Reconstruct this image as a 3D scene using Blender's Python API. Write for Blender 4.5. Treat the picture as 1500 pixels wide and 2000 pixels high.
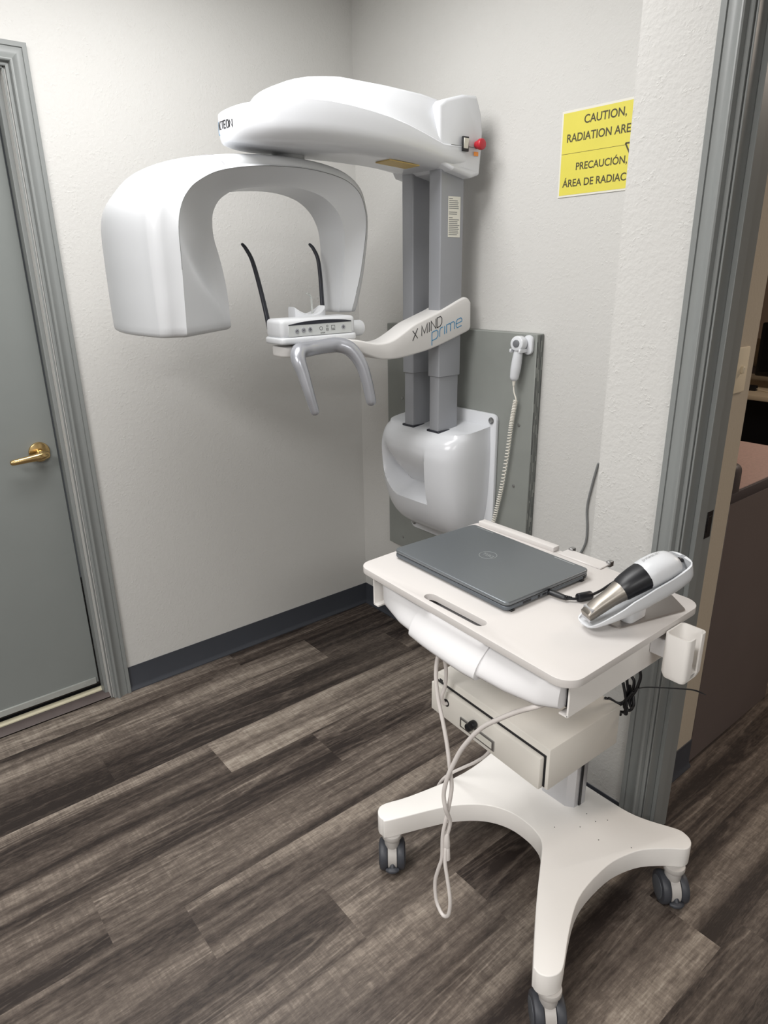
import bpy, bmesh, math, random
import numpy as np
from mathutils import Vector, Matrix

random.seed(7)
scn = bpy.context.scene
for o in list(bpy.data.objects):
    bpy.data.objects.remove(o)
C = scn.collection

# ------------------------------------------------------------------ camera
CAM_LOC = (2.35025, -1.770812, 1.503329)
YAW, PITCH, ROLL, FPX = 0.89426479, -0.34258053, -0.01550381, 1329.067
cd = bpy.data.cameras.new('camera')
cam = bpy.data.objects.new('camera', cd); C.objects.link(cam)
fw = Vector((-math.sin(YAW)*math.cos(PITCH), math.cos(YAW)*math.cos(PITCH), math.sin(PITCH)))
rt = Vector((math.cos(YAW), math.sin(YAW), 0)); up = rt.cross(fw)
r2 = rt*math.cos(ROLL) + up*math.sin(ROLL); u2 = -rt*math.sin(ROLL) + up*math.cos(ROLL)
M = Matrix((r2, u2, -fw)).transposed().to_4x4(); M.translation = CAM_LOC
cam.matrix_world = M
cd.sensor_fit = 'VERTICAL'; cd.sensor_height = 24.0; cd.sensor_width = 18.0
cd.lens = 24.0*FPX/2000.0; cd.clip_start = 0.02
scn.camera = cam

# ------------------------------------------------------------------ light and exposure
scn.view_settings.view_transform = 'Standard'
scn.view_settings.look = 'None'
scn.view_settings.gamma = 1.0
scn.view_settings.use_curve_mapping = False
scn.view_settings.exposure = 0.2
w = bpy.data.worlds.new('world'); scn.world = w; w.use_nodes = True
w.node_tree.nodes['Background'].inputs[0].default_value = (0.8, 0.85, 0.9, 1)
w.node_tree.nodes['Background'].inputs[1].default_value = 0.05

def area(name, loc, sx, sy, power, col=(1, 1, 1), aim=None):
    l = bpy.data.lights.new(name, 'AREA'); l.shape = 'RECTANGLE'; l.size = sx; l.size_y = sy
    l.energy = power; l.color = col
    o = bpy.data.objects.new(name, l); C.objects.link(o); o.location = loc
    if aim:
        o.rotation_euler = (Vector(aim)-Vector(loc)).to_track_quat('-Z', 'Y').to_euler()
    return o
area('ceiling_lamp_light', (0.84, -1.18, 2.47), 0.6, 1.2, 25, (1.0, 0.99, 0.98))
area('rear_lamp_light', (1.9, -2.9, 2.47), 1.2, 0.6, 54, (1.0, 0.985, 0.97))
area('far_fill_light', (4.3, -2.3, 2.47), 0.6, 1.2, 42, (1.0, 0.985, 0.97))  # added unseen fill that brightens upright faces turned towards +x
area('hall_lamp_light', (2.3, 1.6, 2.45), 0.6, 0.6, 24.0, (1.0, 0.86, 0.74))

# ------------------------------------------------------------------ materials
def lin(c):
    return tuple(((v/255.0)/12.92 if v/255.0 <= 0.04045 else ((v/255.0+0.055)/1.055)**2.4) for v in c)
MATS = {}
def mat(name, rgb, rough=0.5, metal=0.0, bump=0.0, bscale=200.0, var=0.0, vscale=6.0, coat=0.0, spec=0.5, trans=0.0):
    if name in MATS: return MATS[name]
    m = bpy.data.materials.new(name); m.use_nodes = True
    nt = m.node_tree; b = nt.nodes['Principled BSDF']
    c = lin(rgb) + (1,)
    b.inputs['Base Color'].default_value = c
    b.inputs['Roughness'].default_value = rough
    b.inputs['Metallic'].default_value = metal
    b.inputs['Specular IOR Level'].default_value = spec
    b.inputs['Coat Weight'].default_value = coat
    b.inputs['Transmission Weight'].default_value = trans
    tc = nt.nodes.new('ShaderNodeTexCoord')
    n = nt.nodes.new('ShaderNodeTexNoise'); n.inputs['Scale'].default_value = vscale
    n.inputs['Detail'].default_value = 4
    nt.links.new(tc.outputs['Object'], n.inputs['Vector'])
    mx = nt.nodes.new('ShaderNodeMix'); mx.data_type = 'RGBA'; mx.blend_type = 'MULTIPLY'
    mx.inputs[6].default_value = c
    k = nt.nodes.new('ShaderNodeMapRange')
    k.inputs[1].default_value = 0.3; k.inputs[2].default_value = 0.7
    k.inputs[3].default_value = 1.0-max(var, 0.01); k.inputs[4].default_value = 1.0
    nt.links.new(n.outputs['Fac'], k.inputs[0])
    nt.links.new(k.outputs[0], mx.inputs[7]); mx.inputs[0].default_value = 1.0
    nt.links.new(mx.outputs[2], b.inputs['Base Color'])
    if bump > 0:
        n2 = nt.nodes.new('ShaderNodeTexNoise'); n2.inputs['Scale'].default_value = bscale; n2.inputs['Detail'].default_value = 3
        nt.links.new(tc.outputs['Object'], n2.inputs['Vector'])
        bp = nt.nodes.new('ShaderNodeBump'); bp.inputs['Strength'].default_value = bump; bp.inputs['Distance'].default_value = 0.002
        nt.links.new(n2.outputs['Fac'], bp.inputs['Height']); nt.links.new(bp.outputs[0], b.inputs['Normal'])
    MATS[name] = m
    return m

def wall_material(name, rgb, strength=0.35):
    m = bpy.data.materials.new(name); m.use_nodes = True
    nt = m.node_tree; b = nt.nodes['Principled BSDF']
    b.inputs['Base Color'].default_value = lin(rgb)+(1,); b.inputs['Roughness'].default_value = 0.55
    b.inputs['Specular IOR Level'].default_value = 0.3
    tc = nt.nodes.new('ShaderNodeTexCoord')
    n1 = nt.nodes.new('ShaderNodeTexNoise'); n1.inputs['Scale'].default_value = 95; n1.inputs['Detail'].default_value = 5; n1.inputs['Roughness'].default_value = 0.55
    n2 = nt.nodes.new('ShaderNodeTexNoise'); n2.inputs['Scale'].default_value = 22; n2.inputs['Detail'].default_value = 3
    vo = nt.nodes.new('ShaderNodeTexNoise'); vo.inputs['Scale'].default_value = 135; vo.inputs['Detail'].default_value = 2; vo.inputs['Distortion'].default_value = 0.15
    for n in (n1, n2, vo): nt.links.new(tc.outputs['Object'], n.inputs['Vector'])
    mr = nt.nodes.new('ShaderNodeMapRange'); mr.inputs[1].default_value = 0.52; mr.inputs[2].default_value = 0.8; mr.inputs[3].default_value = 0; mr.inputs[4].default_value = 0.75
    nt.links.new(vo.outputs['Fac'], mr.inputs[0])
    mu = nt.nodes.new('ShaderNodeMath'); mu.operation = 'MULTIPLY'; nt.links.new(mr.outputs[0], mu.inputs[0])
    gt = nt.nodes.new('ShaderNodeMapRange'); gt.inputs[1].default_value = 0.45; gt.inputs[2].default_value = 0.62
    nt.links.new(n2.outputs['Fac'], gt.inputs[0]); nt.links.new(gt.outputs[0], mu.inputs[1])
    ad = nt.nodes.new('ShaderNodeMath'); nt.links.new(n1.outputs['Fac'], ad.inputs[0]); nt.links.new(mu.outputs[0], ad.inputs[1])
    bp = nt.nodes.new('ShaderNodeBump'); bp.inputs['Strength'].default_value = strength; bp.inputs['Distance'].default_value = 0.003
    nt.links.new(ad.outputs[0], bp.inputs['Height']); nt.links.new(bp.outputs[0], b.inputs['Normal'])
    return m

def floor_material():
    m = bpy.data.materials.new('vinyl_planks'); m.use_nodes = True
    nt = m.node_tree; b = nt.nodes['Principled BSDF']; N = nt.nodes.new; Lk = nt.links.new
    uv = N('ShaderNodeUVMap'); uv.uv_map = 'UVMap'
    at = N('ShaderNodeAttribute'); at.attribute_name = 'plank'
    sep = N('ShaderNodeSeparateColor'); Lk(at.outputs['Color'], sep.inputs[0])
    sx = N('ShaderNodeSeparateXYZ'); Lk(uv.outputs[0], sx.inputs[0])
    def noise(su, sv, detail=4, rough=0.55, wz=31.0, dist=0.0):
        cx = N('ShaderNodeMath'); cx.operation = 'MULTIPLY'; Lk(sx.outputs[0], cx.inputs[0]); cx.inputs[1].default_value = su
        cy = N('ShaderNodeMath'); cy.operation = 'MULTIPLY'; Lk(sx.outputs[1], cy.inputs[0]); cy.inputs[1].default_value = sv
        cz = N('ShaderNodeMath'); cz.operation = 'MULTIPLY'; Lk(sep.outputs[0], cz.inputs[0]); cz.inputs[1].default_value = wz
        cb = N('ShaderNodeCombineXYZ'); Lk(cx.outputs[0], cb.inputs[0]); Lk(cy.outputs[0], cb.inputs[1]); Lk(cz.outputs[0], cb.inputs[2])
        n = N('ShaderNodeTexNoise'); n.inputs['Scale'].default_value = 1; n.inputs['Detail'].default_value = detail
        n.inputs['Roughness'].default_value = rough; n.inputs['Distortion'].default_value = dist
        Lk(cb.outputs[0], n.inputs['Vector']); return n.outputs['Fac'], cb.outputs[0]
    def mrange(src, a, bb, c=0.0, d=1.0):
        k = N('ShaderNodeMapRange'); k.inputs[1].default_value = a; k.inputs[2].default_value = bb
        k.inputs[3].default_value = c; k.inputs[4].default_value = d; Lk(src, k.inputs[0]); return k.outputs[0]
    def mth(op, a, bb):
        k = N('ShaderNodeMath'); k.operation = op
        for i, v in enumerate((a, bb)):
            if isinstance(v, (int, float)): k.inputs[i].default_value = v
            else: Lk(v, k.inputs[i])
        return k.outputs[0]
    band, _ = noise(0.55, 11.0, 3, 0.5, 37.0, 0.3)         # broad light and dark streaks along the plank
    mid, _ = noise(3.2, 44.0, 6, 0.66, 53.0, 0.3)
    fine, _ = noise(22.0, 230.0, 4, 0.65, 71.0)
    saw, _ = noise(170.0, 9.0, 3, 0.6, 91.0)                # cross saw marks in the light streaks
    blot, _ = noise(34.0, 75.0, 6, 0.7, 17.0)
    # growth-ring figure: contour lines of a stretched noise
    cont, _ = noise(0.75, 8.5, 2, 0.45, 29.0, 0.5)
    wob = mth('ADD', mth('MULTIPLY', cont, 95.0), mth('MULTIPLY', fine, 2.2))
    sn = mth('SINE', wob, 0.0)
    fmask, _ = noise(0.9, 7.0, 2, 0.5, 61.0)
    fm = mrange(fmask, 0.47, 0.6)
    ring = mth('MULTIPLY', mrange(sn, 0.25, 0.95), fm)
    pore, _ = noise(48.0, 330.0, 3, 0.6, 43.0)
    t = mth('ADD', mrange(band, 0.33, 0.67, 0.12, 0.82), mrange(mid, 0.3, 0.7, -0.12, 0.12))
    t = mth('ADD', t, mrange(blot, 0.32, 0.68, -0.12, 0.12))
    t = mth('ADD', t, mrange(fine, 0.3, 0.7, -0.12, 0.11))
    t = mth('ADD', t, mrange(pore, 0.62, 0.78, 0.0, 0.22))
    t = mth('ADD', t, mrange(pore, 0.22, 0.38, -0.2, 0.0))
    lightmask = mrange(t, 0.3, 0.7)
    t = mth('ADD', t, mth('MULTIPLY', mrange(saw, 0.35, 0.7, -0.07, 0.07), lightmask))
    t = mth('ADD', t, mth('MULTIPLY', ring, 0.2))
    t = mth('ADD', t, mth('MULTIPLY', fm, -0.12))
    t = mth('ADD', t, mrange(sep.outputs[1], 0.0, 1.0, -0.2, 0.2))
    cr = N('ShaderNodeValToRGB'); Lk(t, cr.inputs[0])
    e = cr.color_ramp.elements
    e[0].position = 0.0; e[0].color = lin((44, 37, 34))+(1,)
    e[1].position = 1.0; e[1].color = lin((176, 166, 154))+(1,)
    for p, c in ((0.25, (76, 67, 61)), (0.5, (106, 96, 88)), (0.75, (143, 132, 121))):
        q = cr.color_ramp.elements.new(p); q.color = lin(c)+(1,)
    Lk(cr.outputs[0], b.inputs['Base Color'])
    b.inputs['Specular IOR Level'].default_value = 0.4
    Lk(mrange(fine, 0.3, 0.7, 0.5, 0.36), b.inputs['Roughness'])
    bp = N('ShaderNodeBump'); bp.inputs['Strength'].default_value = 0.22; bp.inputs['Distance'].default_value = 0.0012
    Lk(mth('ADD', fine, mth('MULTIPLY', ring, 0.25)), bp.inputs['Height']); Lk(bp.outputs[0], b.inputs['Normal'])
    return m

WALL = wall_material('wall_paint', (203, 202, 199))
WALLR = wall_material('wall_paint_rough', (203, 202, 199), 0.45)
HALLWALL = wall_material('hall_paint', (196, 184, 166), 0.2)
FLOOR = floor_material()
TRIM = mat('trim_paint_grey', (134, 137, 136), 0.38, bump=0.02, bscale=60, var=0.03)
DOORP = mat('door_paint_grey', (128, 132, 130), 0.42, bump=0.05, bscale=90, var=0.04)
BASEB = mat('baseboard_rubber', (64, 67, 74), 0.45, var=0.08)
CEIL = mat('ceiling_paint', (225, 225, 220), 0.8, bump=0.3, bscale=80)
GLOSS = mat('white_gloss_plastic', (213, 215, 219), 0.22, var=0.01, spec=0.5)
SATIN = mat('white_satin_plastic', (209, 211, 214), 0.36, var=0.01)
OFFW = mat('offwhite_arm_plastic', (218, 216, 214), 0.4, var=0.01)
SILV = mat('silver_plastic', (172, 174, 180), 0.27, metal=0.5, var=0.02)
COLM = mat('column_grey', (150, 152, 157), 0.42, metal=0.1, var=0.03)
DARK = mat('dark_plastic', (36, 38, 48), 0.4, var=0.05)
BLACK = mat('black_plastic', (18, 19, 24), 0.4, var=0.05)
BLK2 = mat('black_print', (30, 30, 34), 0.6)
BLUE = mat('blue_print', (58, 134, 178), 0.5)
PANELG = mat('keypad_grey', (196, 199, 198), 0.4)
CLEAR = mat('clear_plastic', (225, 228, 225), 0.15, trans=0.6)
PLY = mat('plywood_paint_grey', (138, 141, 137), 0.6, bump=0.25, bscale=25, var=0.08, vscale=9)
STEEL = mat('steel', (170, 170, 170), 0.3, metal=0.9, var=0.05)
BRUSH = mat('brushed_steel', (160, 154, 146), 0.42, metal=1.0, var=0.12, vscale=30)
ALU = mat('brushed_aluminium', (205, 206, 210), 0.34, metal=0.75, var=0.03)
ALU2 = mat('stand_aluminium', (166, 160, 156), 0.38, metal=0.85, var=0.05)
BRASS = mat('brass', (216, 186, 132), 0.2, metal=1.0, var=0.05)
CART = mat('cart_white_powder', (242, 239, 235), 0.45, bump=0.03, bscale=400, var=0.02)
TOPW = mat('tabletop_white', (208, 204, 201), 0.4, bump=0.04, bscale=500, var=0.015)
BOXC = mat('drawer_unit_cream', (228, 224, 216), 0.5, bump=0.05, bscale=300, var=0.03)
TRAYW = mat('tray_white_plastic', (222, 221, 222), 0.4, var=0.01)
INSG = mat('tray_insert_grey', (150, 148, 149), 0.5, var=0.03)
WHEEL = mat('caster_tyre', (60, 62, 68), 0.5, var=0.08)
WHUB = mat('caster_hub', (84, 87, 92), 0.5, var=0.05)
CBODY = mat('caster_body', (182, 178, 174), 0.4, var=0.03)
LAP = mat('laptop_grey', (122, 127, 131), 0.38, metal=0.65, bump=0.01, bscale=900, var=0.02)
LAPB = mat('laptop_base_grey', (104, 110, 116), 0.42, metal=0.55, var=0.03)
LOGO = mat('logo_silver', (180, 184, 186), 0.3, metal=0.7)
CABW = mat('white_cable', (222, 216, 212), 0.5, var=0.02)
COILW = mat('coil_cord_ivory', (228, 224, 214), 0.5, var=0.03)
CABG = mat('grey_cable', (128, 130, 130), 0.55, var=0.05)
YELL = mat('sign_yellow', (218, 207, 84), 0.6, var=0.05, vscale=10)
PAPER = mat('paper_white', (222, 220, 210), 0.55, var=0.03)
INK = mat('sign_ink', (70, 64, 40), 0.6)
RED = mat('red_plastic', (182, 38, 52), 0.35, var=0.05)
ORANGE = mat('orange_label', (222, 140, 60), 0.5)
TANL = mat('tan_label', (206, 178, 112), 0.5, var=0.05)
PRNT = mat('fine_print', (120, 122, 122), 0.6)
SWEEP = mat('sweep_metal', (176, 178, 174), 0.45, metal=0.2, var=0.15, vscale=20)
CREAM = mat('threshold_cream', (232, 224, 196), 0.6, var=0.1, vscale=25)
TRANSI = mat('transition_strip', (96, 86, 84), 0.5, var=0.15, vscale=20)
DGAP = mat('dark_gap', (30, 29, 30), 0.8, var=0.1)
COUNT = mat('counter_taupe', (104, 93, 90), 0.55, bump=0.05, bscale=200, var=0.06)
COUNTD = mat('counter_edge_dark', (78, 70, 70), 0.5, var=0.05)
PINK = mat('counter_top_speckle', (205, 174, 164), 0.5, var=0.16, vscale=140)
DESKT = mat('desk_beige', (226, 208, 180), 0.5, var=0.04)
SWIV = mat('switch_ivory', (236, 222, 196), 0.4, var=0.02)

# ------------------------------------------------------------------ mesh helpers (world coordinates)
def vec(p): return Vector((float(p[0]), float(p[1]), float(p[2])))
def cr(pts, n=6, closed=False):
    """Catmull-Rom through pts (any dimension)"""
    P = [np.array(p, float) for p in pts]; out = []
    L = len(P); seg = L if closed else L-1
    for i in range(seg):
        p1 = P[i]; p2 = P[(i+1) % L]
        p0 = P[i-1] if (closed or i > 0) else 2*p1-p2
        p3 = P[(i+2) % L] if (closed or i+2 < L) else 2*p2-p1
        for k in range(n):
            t = k/n
            out.append(0.5*((2*p1)+(-p0+p2)*t+(2*p0-5*p1+4*p2-p3)*t*t+(-p0+3*p1-3*p2+p3)*t**3))
    if not closed: out.append(P[-1])
    return out
def BM(): return bmesh.new()
def merge(bm, tmp):
    me = bpy.data.meshes.new('tmp'); tmp.to_mesh(me); bm.from_mesh(me); bpy.data.meshes.remove(me); tmp.free()
def bevel_sharp(t, wd, seg=3, ang=35):
    t.normal_update()
    ed = [e for e in t.edges if len(e.link_faces) == 2 and e.calc_face_angle(0) > math.radians(ang)]
    if ed and wd > 0:
        bmesh.ops.bevel(t, geom=ed, offset=wd, segments=seg, profile=0.5, affect='EDGES', clamp_overlap=True)
def box(bm, x0, x1, y0, y1, z0, z1, bev=0.0, seg=2, xf=None):
    t = BM(); bmesh.ops.create_cube(t, size=1)
    for v in t.verts:
        v.co = Vector((x0+(v.co.x+.5)*(x1-x0), y0+(v.co.y+.5)*(y1-y0), z0+(v.co.z+.5)*(z1-z0)))
    bevel_sharp(t, bev, seg)
    if xf:
        for v in t.verts: v.co = xf(v.co)
    bmesh.ops.recalc_face_normals(t, faces=t.faces); merge(bm, t)
def prism(bm, pts, a0, a1, axis='z', bev=0.0, seg=3, ang=50, holes=(), xf=None):
    """polygon in the plane normal to axis (x: (y,z), y: (x,z), z: (x,y)) extruded a0..a1"""
    def P(p, a):
        return {'x': (a, p[0], p[1]), 'y': (p[0], a, p[1]), 'z': (p[0], p[1], a)}[axis]
    t = BM()
    if holes:
        edges = []
        for loop in [pts]+list(holes):
            vs = [t.verts.new(P(p, a0)) for p in loop]
            edges += [t.edges.new((vs[i], vs[(i+1) % len(vs)])) for i in range(len(vs))]
        g = bmesh.ops.triangle_fill(t, edges=edges, use_beauty=True)
        fs = [f for f in g['geom'] if isinstance(f, bmesh.types.BMFace)]
    else:
        fs = [t.faces.new([t.verts.new(P(p, a0)) for p in pts])]
    g = bmesh.ops.extrude_face_region(t, geom=fs, use_keep_orig=True)
    d = Vector(P((0, 0), a1))-Vector(P((0, 0), a0))
    for v in [v for v in g['geom'] if isinstance(v, bmesh.types.BMVert)]: v.co += d
    bmesh.ops.recalc_face_normals(t, faces=t.faces)
    bevel_sharp(t, bev, seg, ang)
    if xf:
        for v in t.verts: v.co = xf(v.co)
    bmesh.ops.recalc_face_normals(t, faces=t.faces); merge(bm, t)
def loft(bm, rings, caps=True, closed=True):
    t = BM(); R = [[t.verts.new(vec(p)) for p in r] for r in rings]
    n = len(R[0])
    for a, b in zip(R[:-1], R[1:]):
        for i in range(n if closed else n-1):
            j = (i+1) % n
            try: t.faces.new((a[i], a[j], b[j], b[i]))
            except ValueError: pass
    if caps:
        for r in (R[0], R[-1]):
            try: t.faces.new(r)
            except ValueError: pass
    bmesh.ops.remove_doubles(t, verts=t.verts, dist=1e-6)
    bmesh.ops.recalc_face_normals(t, faces=t.faces); merge(bm, t)
def tube(bm, pts, r, n=12, smooth=6, caps=True, flat=1.0, dome=True):
    """round tube through pts; r number or list per point; flat squashes the section"""
    P = [vec(p) for p in pts]
    if not isinstance(r, (list, tuple)): r = [r]*len(P)
    D = [tuple(p)+(q,) for p, q in zip(P, r)]
    if smooth > 1: D = cr(D, smooth)
    pos = [Vector(d[:3]) for d in D]; rad = [float(d[3]) for d in D]
    tang = []
    for i in range(len(pos)):
        a = pos[max(i-1, 0)]; b = pos[min(i+1, len(pos)-1)]; tang.append((b-a).normalized())
    nrm = tang[0].orthogonal().normalized()
    if abs(tang[0].z) < 0.9: nrm = (Vector((0, 0, 1))-tang[0]*tang[0].z).normalized()
    rings = []
    def ring(c, nn, bb, q): return [c+nn*math.cos(2*math.pi*k/n)*q*flat+bb*math.sin(2*math.pi*k/n)*q for k in range(n)]
    for i, (c, tg) in enumerate(zip(pos, tang)):
        nrm = (nrm-tg*nrm.dot(tg)).normalized(); bb = tg.cross(nrm)
        if dome and i == 0:
            for f in (0.95, 0.75, 0.4): rings.append(ring(c-tg*rad[0]*f*0.9, nrm, bb, rad[0]*math.sqrt(1-f*f)))
        rings.append(ring(c, nrm, bb, rad[i]))
        if dome and i == len(pos)-1:
            for f in (0.4, 0.75, 0.95): rings.append(ring(c+tg*rad[i]*f*0.9, nrm, bb, rad[i]*math.sqrt(1-f*f)))
    loft(bm, rings, caps)
def cyl(bm, a, b, r, n=24, bev=0.0, r2=None):
    a, b = vec(a), vec(b); tg = (b-a).normalized(); nn = tg.orthogonal().normalized(); bb = tg.cross(nn)
    L = (b-a).length; r2 = r if r2 is None else r2
    prof = [(0, r-bev), (bev*.3, r-bev*.3), (bev, r), (L-bev, r2), (L-bev*.3, r2-bev*.3), (L, r2-bev)] if bev > 0 else [(0, r), (L, r2)]
    loft(bm, [[a+tg*d+nn*math.cos(2*math.pi*k/n)*q+bb*math.sin(2*math.pi*k/n)*q for k in range(n)] for d, q in prof])
def rrect(x0, x1, y0, y1, r, n=5):
    out = []
    for cx, cy, a in ((x1-r, y1-r, 0), (x0+r, y1-r, 90), (x0+r, y0+r, 180), (x1-r, y0+r, 270)):
        for k in range(n+1):
            t = math.radians(a+90*k/n); out.append((cx+r*math.cos(t), cy+r*math.sin(t)))
    return out
def rpoly(pts, rad, n=5):
    """polygon with rounded corners; rad number or list"""
    out = []; L = len(pts)
    for i in range(L):
        p = np.array(pts[i], float); a = np.array(pts[i-1], float); b = np.array(pts[(i+1) % L], float)
        r = rad[i] if isinstance(rad, (list, tuple)) else rad
        if r <= 0: out.append(tuple(p)); continue
        u = (a-p)/np.linalg.norm(a-p); v = (b-p)/np.linalg.norm(b-p)
        th = math.acos(max(-1, min(1, float(u@v)))); d = r/math.tan(th/2)
        p1 = p+u*d; p2 = p+v*d
        c = p+(u+v)/np.linalg.norm(u+v)*(r/math.sin(th/2))
        a1 = math.atan2(*(p1-c)[::-1]); a2 = math.atan2(*(p2-c)[::-1])
        da = (a2-a1+math.pi) % (2*math.pi)-math.pi
        for k in range(n+1): out.append((c[0]+r*math.cos(a1+da*k/n), c[1]+r*math.sin(a1+da*k/n)))
    return out
def stroke(bm, lines, width, fn, depth=0.0006):
    """flat ribbons along 2-D polylines, mapped by fn(u, v, h) into the world"""
    for pl in lines:
        P = [np.array(p, float) for p in pl]
        L = []; R = []
        for i, p in enumerate(P):
            d0 = P[i]-P[i-1] if i > 0 else P[1]-P[0]
            d1 = P[i+1]-P[i] if i < len(P)-1 else d0
            d0 = d0/max(np.linalg.norm(d0), 1e-9); d1 = d1/max(np.linalg.norm(d1), 1e-9)
            d = d0+d1; d = d/max(np.linalg.norm(d), 1e-9); nn = np.array((-d[1], d[0]))
            m = 1/max(0.5, float(nn@np.array((-d1[1], d1[0]))))
            L.append(p+nn*width/2*m); R.append(p-nn*width/2*m)
        for i in range(len(P)-1):
            q = [L[i], R[i], R[i+1], L[i+1]]
            t = BM(); lo = [t.verts.new(vec(fn(a[0], a[1], 0))) for a in q]; hi = [t.verts.new(vec(fn(a[0], a[1], depth))) for a in q]
            t.faces.new(lo); t.faces.new(hi)
            for k in range(4): t.faces.new((lo[k], lo[(k+1) % 4], hi[(k+1) % 4], hi[k]))
            bmesh.ops.recalc_face_normals(t, faces=t.faces); merge(bm, t)
def text_bm(bm, s, fn, u0, u1, v0, v1, depth=0.0006, bold=0.0):
    """flat lettering filling the box u0..u1 x v0..v1 (cap height), mapped by fn(u, v, h)"""
    cu = bpy.data.curves.new('txt', 'FONT'); cu.body = s; cu.extrude = 0.01; cu.resolution_u = 4; cu.offset = bold
    o = bpy.data.objects.new('txt', cu); C.objects.link(o)
    me = bpy.data.meshes.new_from_object(o.evaluated_get(bpy.context.evaluated_depsgraph_get()))
    cu2 = bpy.data.curves.new('txt2', 'FONT'); cu2.body = 'H'
    o2 = bpy.data.objects.new('txt2', cu2); C.objects.link(o2)
    me2 = bpy.data.meshes.new_from_object(o2.evaluated_get(bpy.context.evaluated_depsgraph_get()))
    capz = max(v.co.y for v in me2.vertices)
    xs = [v.co.x for v in me.vertices]; xa, xb = min(xs), max(xs)
    zm = 0.01
    for v in me.vertices:
        u = u0+(v.co.x-xa)/(xb-xa)*(u1-u0); vv = v0+v.co.y/capz*(v1-v0); h = 0.0 if v.co.z < 0 else depth
        v.co = vec(fn(u, vv, h))
    t = BM(); t.from_mesh(me)
    bmesh.ops.remove_doubles(t, verts=t.verts, dist=1e-7)
    bmesh.ops.recalc_face_normals(t, faces=t.faces); merge(bm, t)
    for ob in (o, o2): bpy.data.objects.remove(ob)
    for m_ in (me, me2): bpy.data.meshes.remove(m_)
    for c_ in (cu, cu2): bpy.data.curves.remove(c_)

WL = {}
def link(name, bm, m, parent=None, ang=38, loc=None, smooth=True):
    if parent is not None: off = WL[parent.name_full]
    elif loc is not None: off = Vector(loc)
    else:
        xs = [v.co for v in bm.verts]
        off = Vector(((min(v.x for v in xs)+max(v.x for v in xs))/2, (min(v.y for v in xs)+max(v.y for v in xs))/2, min(v.z for v in xs)))
    for v in bm.verts: v.co -= off
    me = bpy.data.meshes.new(name); bm.to_mesh(me); bm.free()
    if smooth:
        me.polygons.foreach_set('use_smooth', [True]*len(me.polygons))
        me.set_sharp_from_angle(angle=math.radians(ang))
    me.materials.append(m)
    o = bpy.data.objects.new(name, me); C.objects.link(o)
    if parent is None: o.location = off
    else: o.parent = parent
    WL[o.name_full] = off.copy()
    return o
def thing(name, label, cat, loc, group=None):
    o = bpy.data.objects.new(name, None); C.objects.link(o); o.location = loc; o.empty_display_size = 0.05
    WL[o.name_full] = Vector(loc)
    return tag(o, label, cat, group)
def tag(o, label, cat, group=None, kind=None):
    o['label'] = label; o['category'] = cat
    if group: o['group'] = group
    if kind: o['kind'] = kind
    return o
def struct(o):
    o['kind'] = 'structure'; return o
def sbox(name, m, *a, **k):
    b = BM(); box(b, *a, **k); return struct(link(name, b, m, smooth=False))

# ================================================================== THE ROOM
# floor: explicit planks (182 mm x 1.229 m) so that the end joints fall where they lie in the room
PW, PL, X0 = 0.182, 1.229, 0.843
JOINT = {-5: -.733, -4: -.428, -3: -.124, -2: -1.053, -1: -.751, 0: -1.545, 1: -1.371, 2: -1.072, 3: -.775, 4: -.23, 5: -.449, 6: -.352, 7: -.9, 8: -.2}
TONE = {(-2, 0): .82, (0, 0): .62, (2, 0): .74, (3, 0): .6, (-3, -1): .3, (1, 0): .42, (5, -1): .72, (5, 0): .32, (0, -1): .32, (2, -1): .45, (-1, -1): .4, (-1, 0): .3,
        (-3, 0): .62, (-4, -1): .66, (-4, 0): .25, (-5, -1): .7, (-5, 0): .25, (1, -1): .55, (4, -1): .5, (4, 0): .4, (3, -1): .5, (6, -1): .66, (6, 0): .3, (-2, -1): .45}
def make_floor():
    b = BM(); uvl = b.loops.layers.uv.new('UVMap'); cl = b.loops.layers.color.new('plank')
    XA, XB, YA, YB = -1.2, 5.5, -4.5, 3.5
    k = math.floor((XA-X0)/PW)
    while X0+k*PW < XB:
        rnd = random.Random(k*97+5)
        jy = JOINT.get(k, rnd.uniform(-PL, 0))
        n = math.floor((YA-jy)/PL)
        while jy+n*PL < YB:
            x0, x1 = max(X0+k*PW, XA), min(X0+(k+1)*PW, XB); y0, y1 = max(jy+n*PL, YA), min(jy+(n+1)*PL, YB)
            if x1 > x0 and y1 > y0:
                rr = random.Random(k*1009+n*31+11); r1 = rr.random(); tone = TONE.get((k, n), 0.25+0.5*rr.random())
                f = b.faces.new([b.verts.new((x, y, 0)) for x, y in ((x0, y0), (x1, y0), (x1, y1), (x0, y1))])
                ou = rr.uniform(0, 40)
                for lp in f.loops:
                    lp[uvl].uv = (lp.vert.co.y+ou, lp.vert.co.x-X0-k*PW)
                    lp[cl] = (r1, tone, rr.random(), 1)
            n += 1
        k += 1
    o = link('floor', b, FLOOR, smooth=False, loc=(0, 0, 0)); struct(o)
make_floor()
H = 2.5
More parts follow.
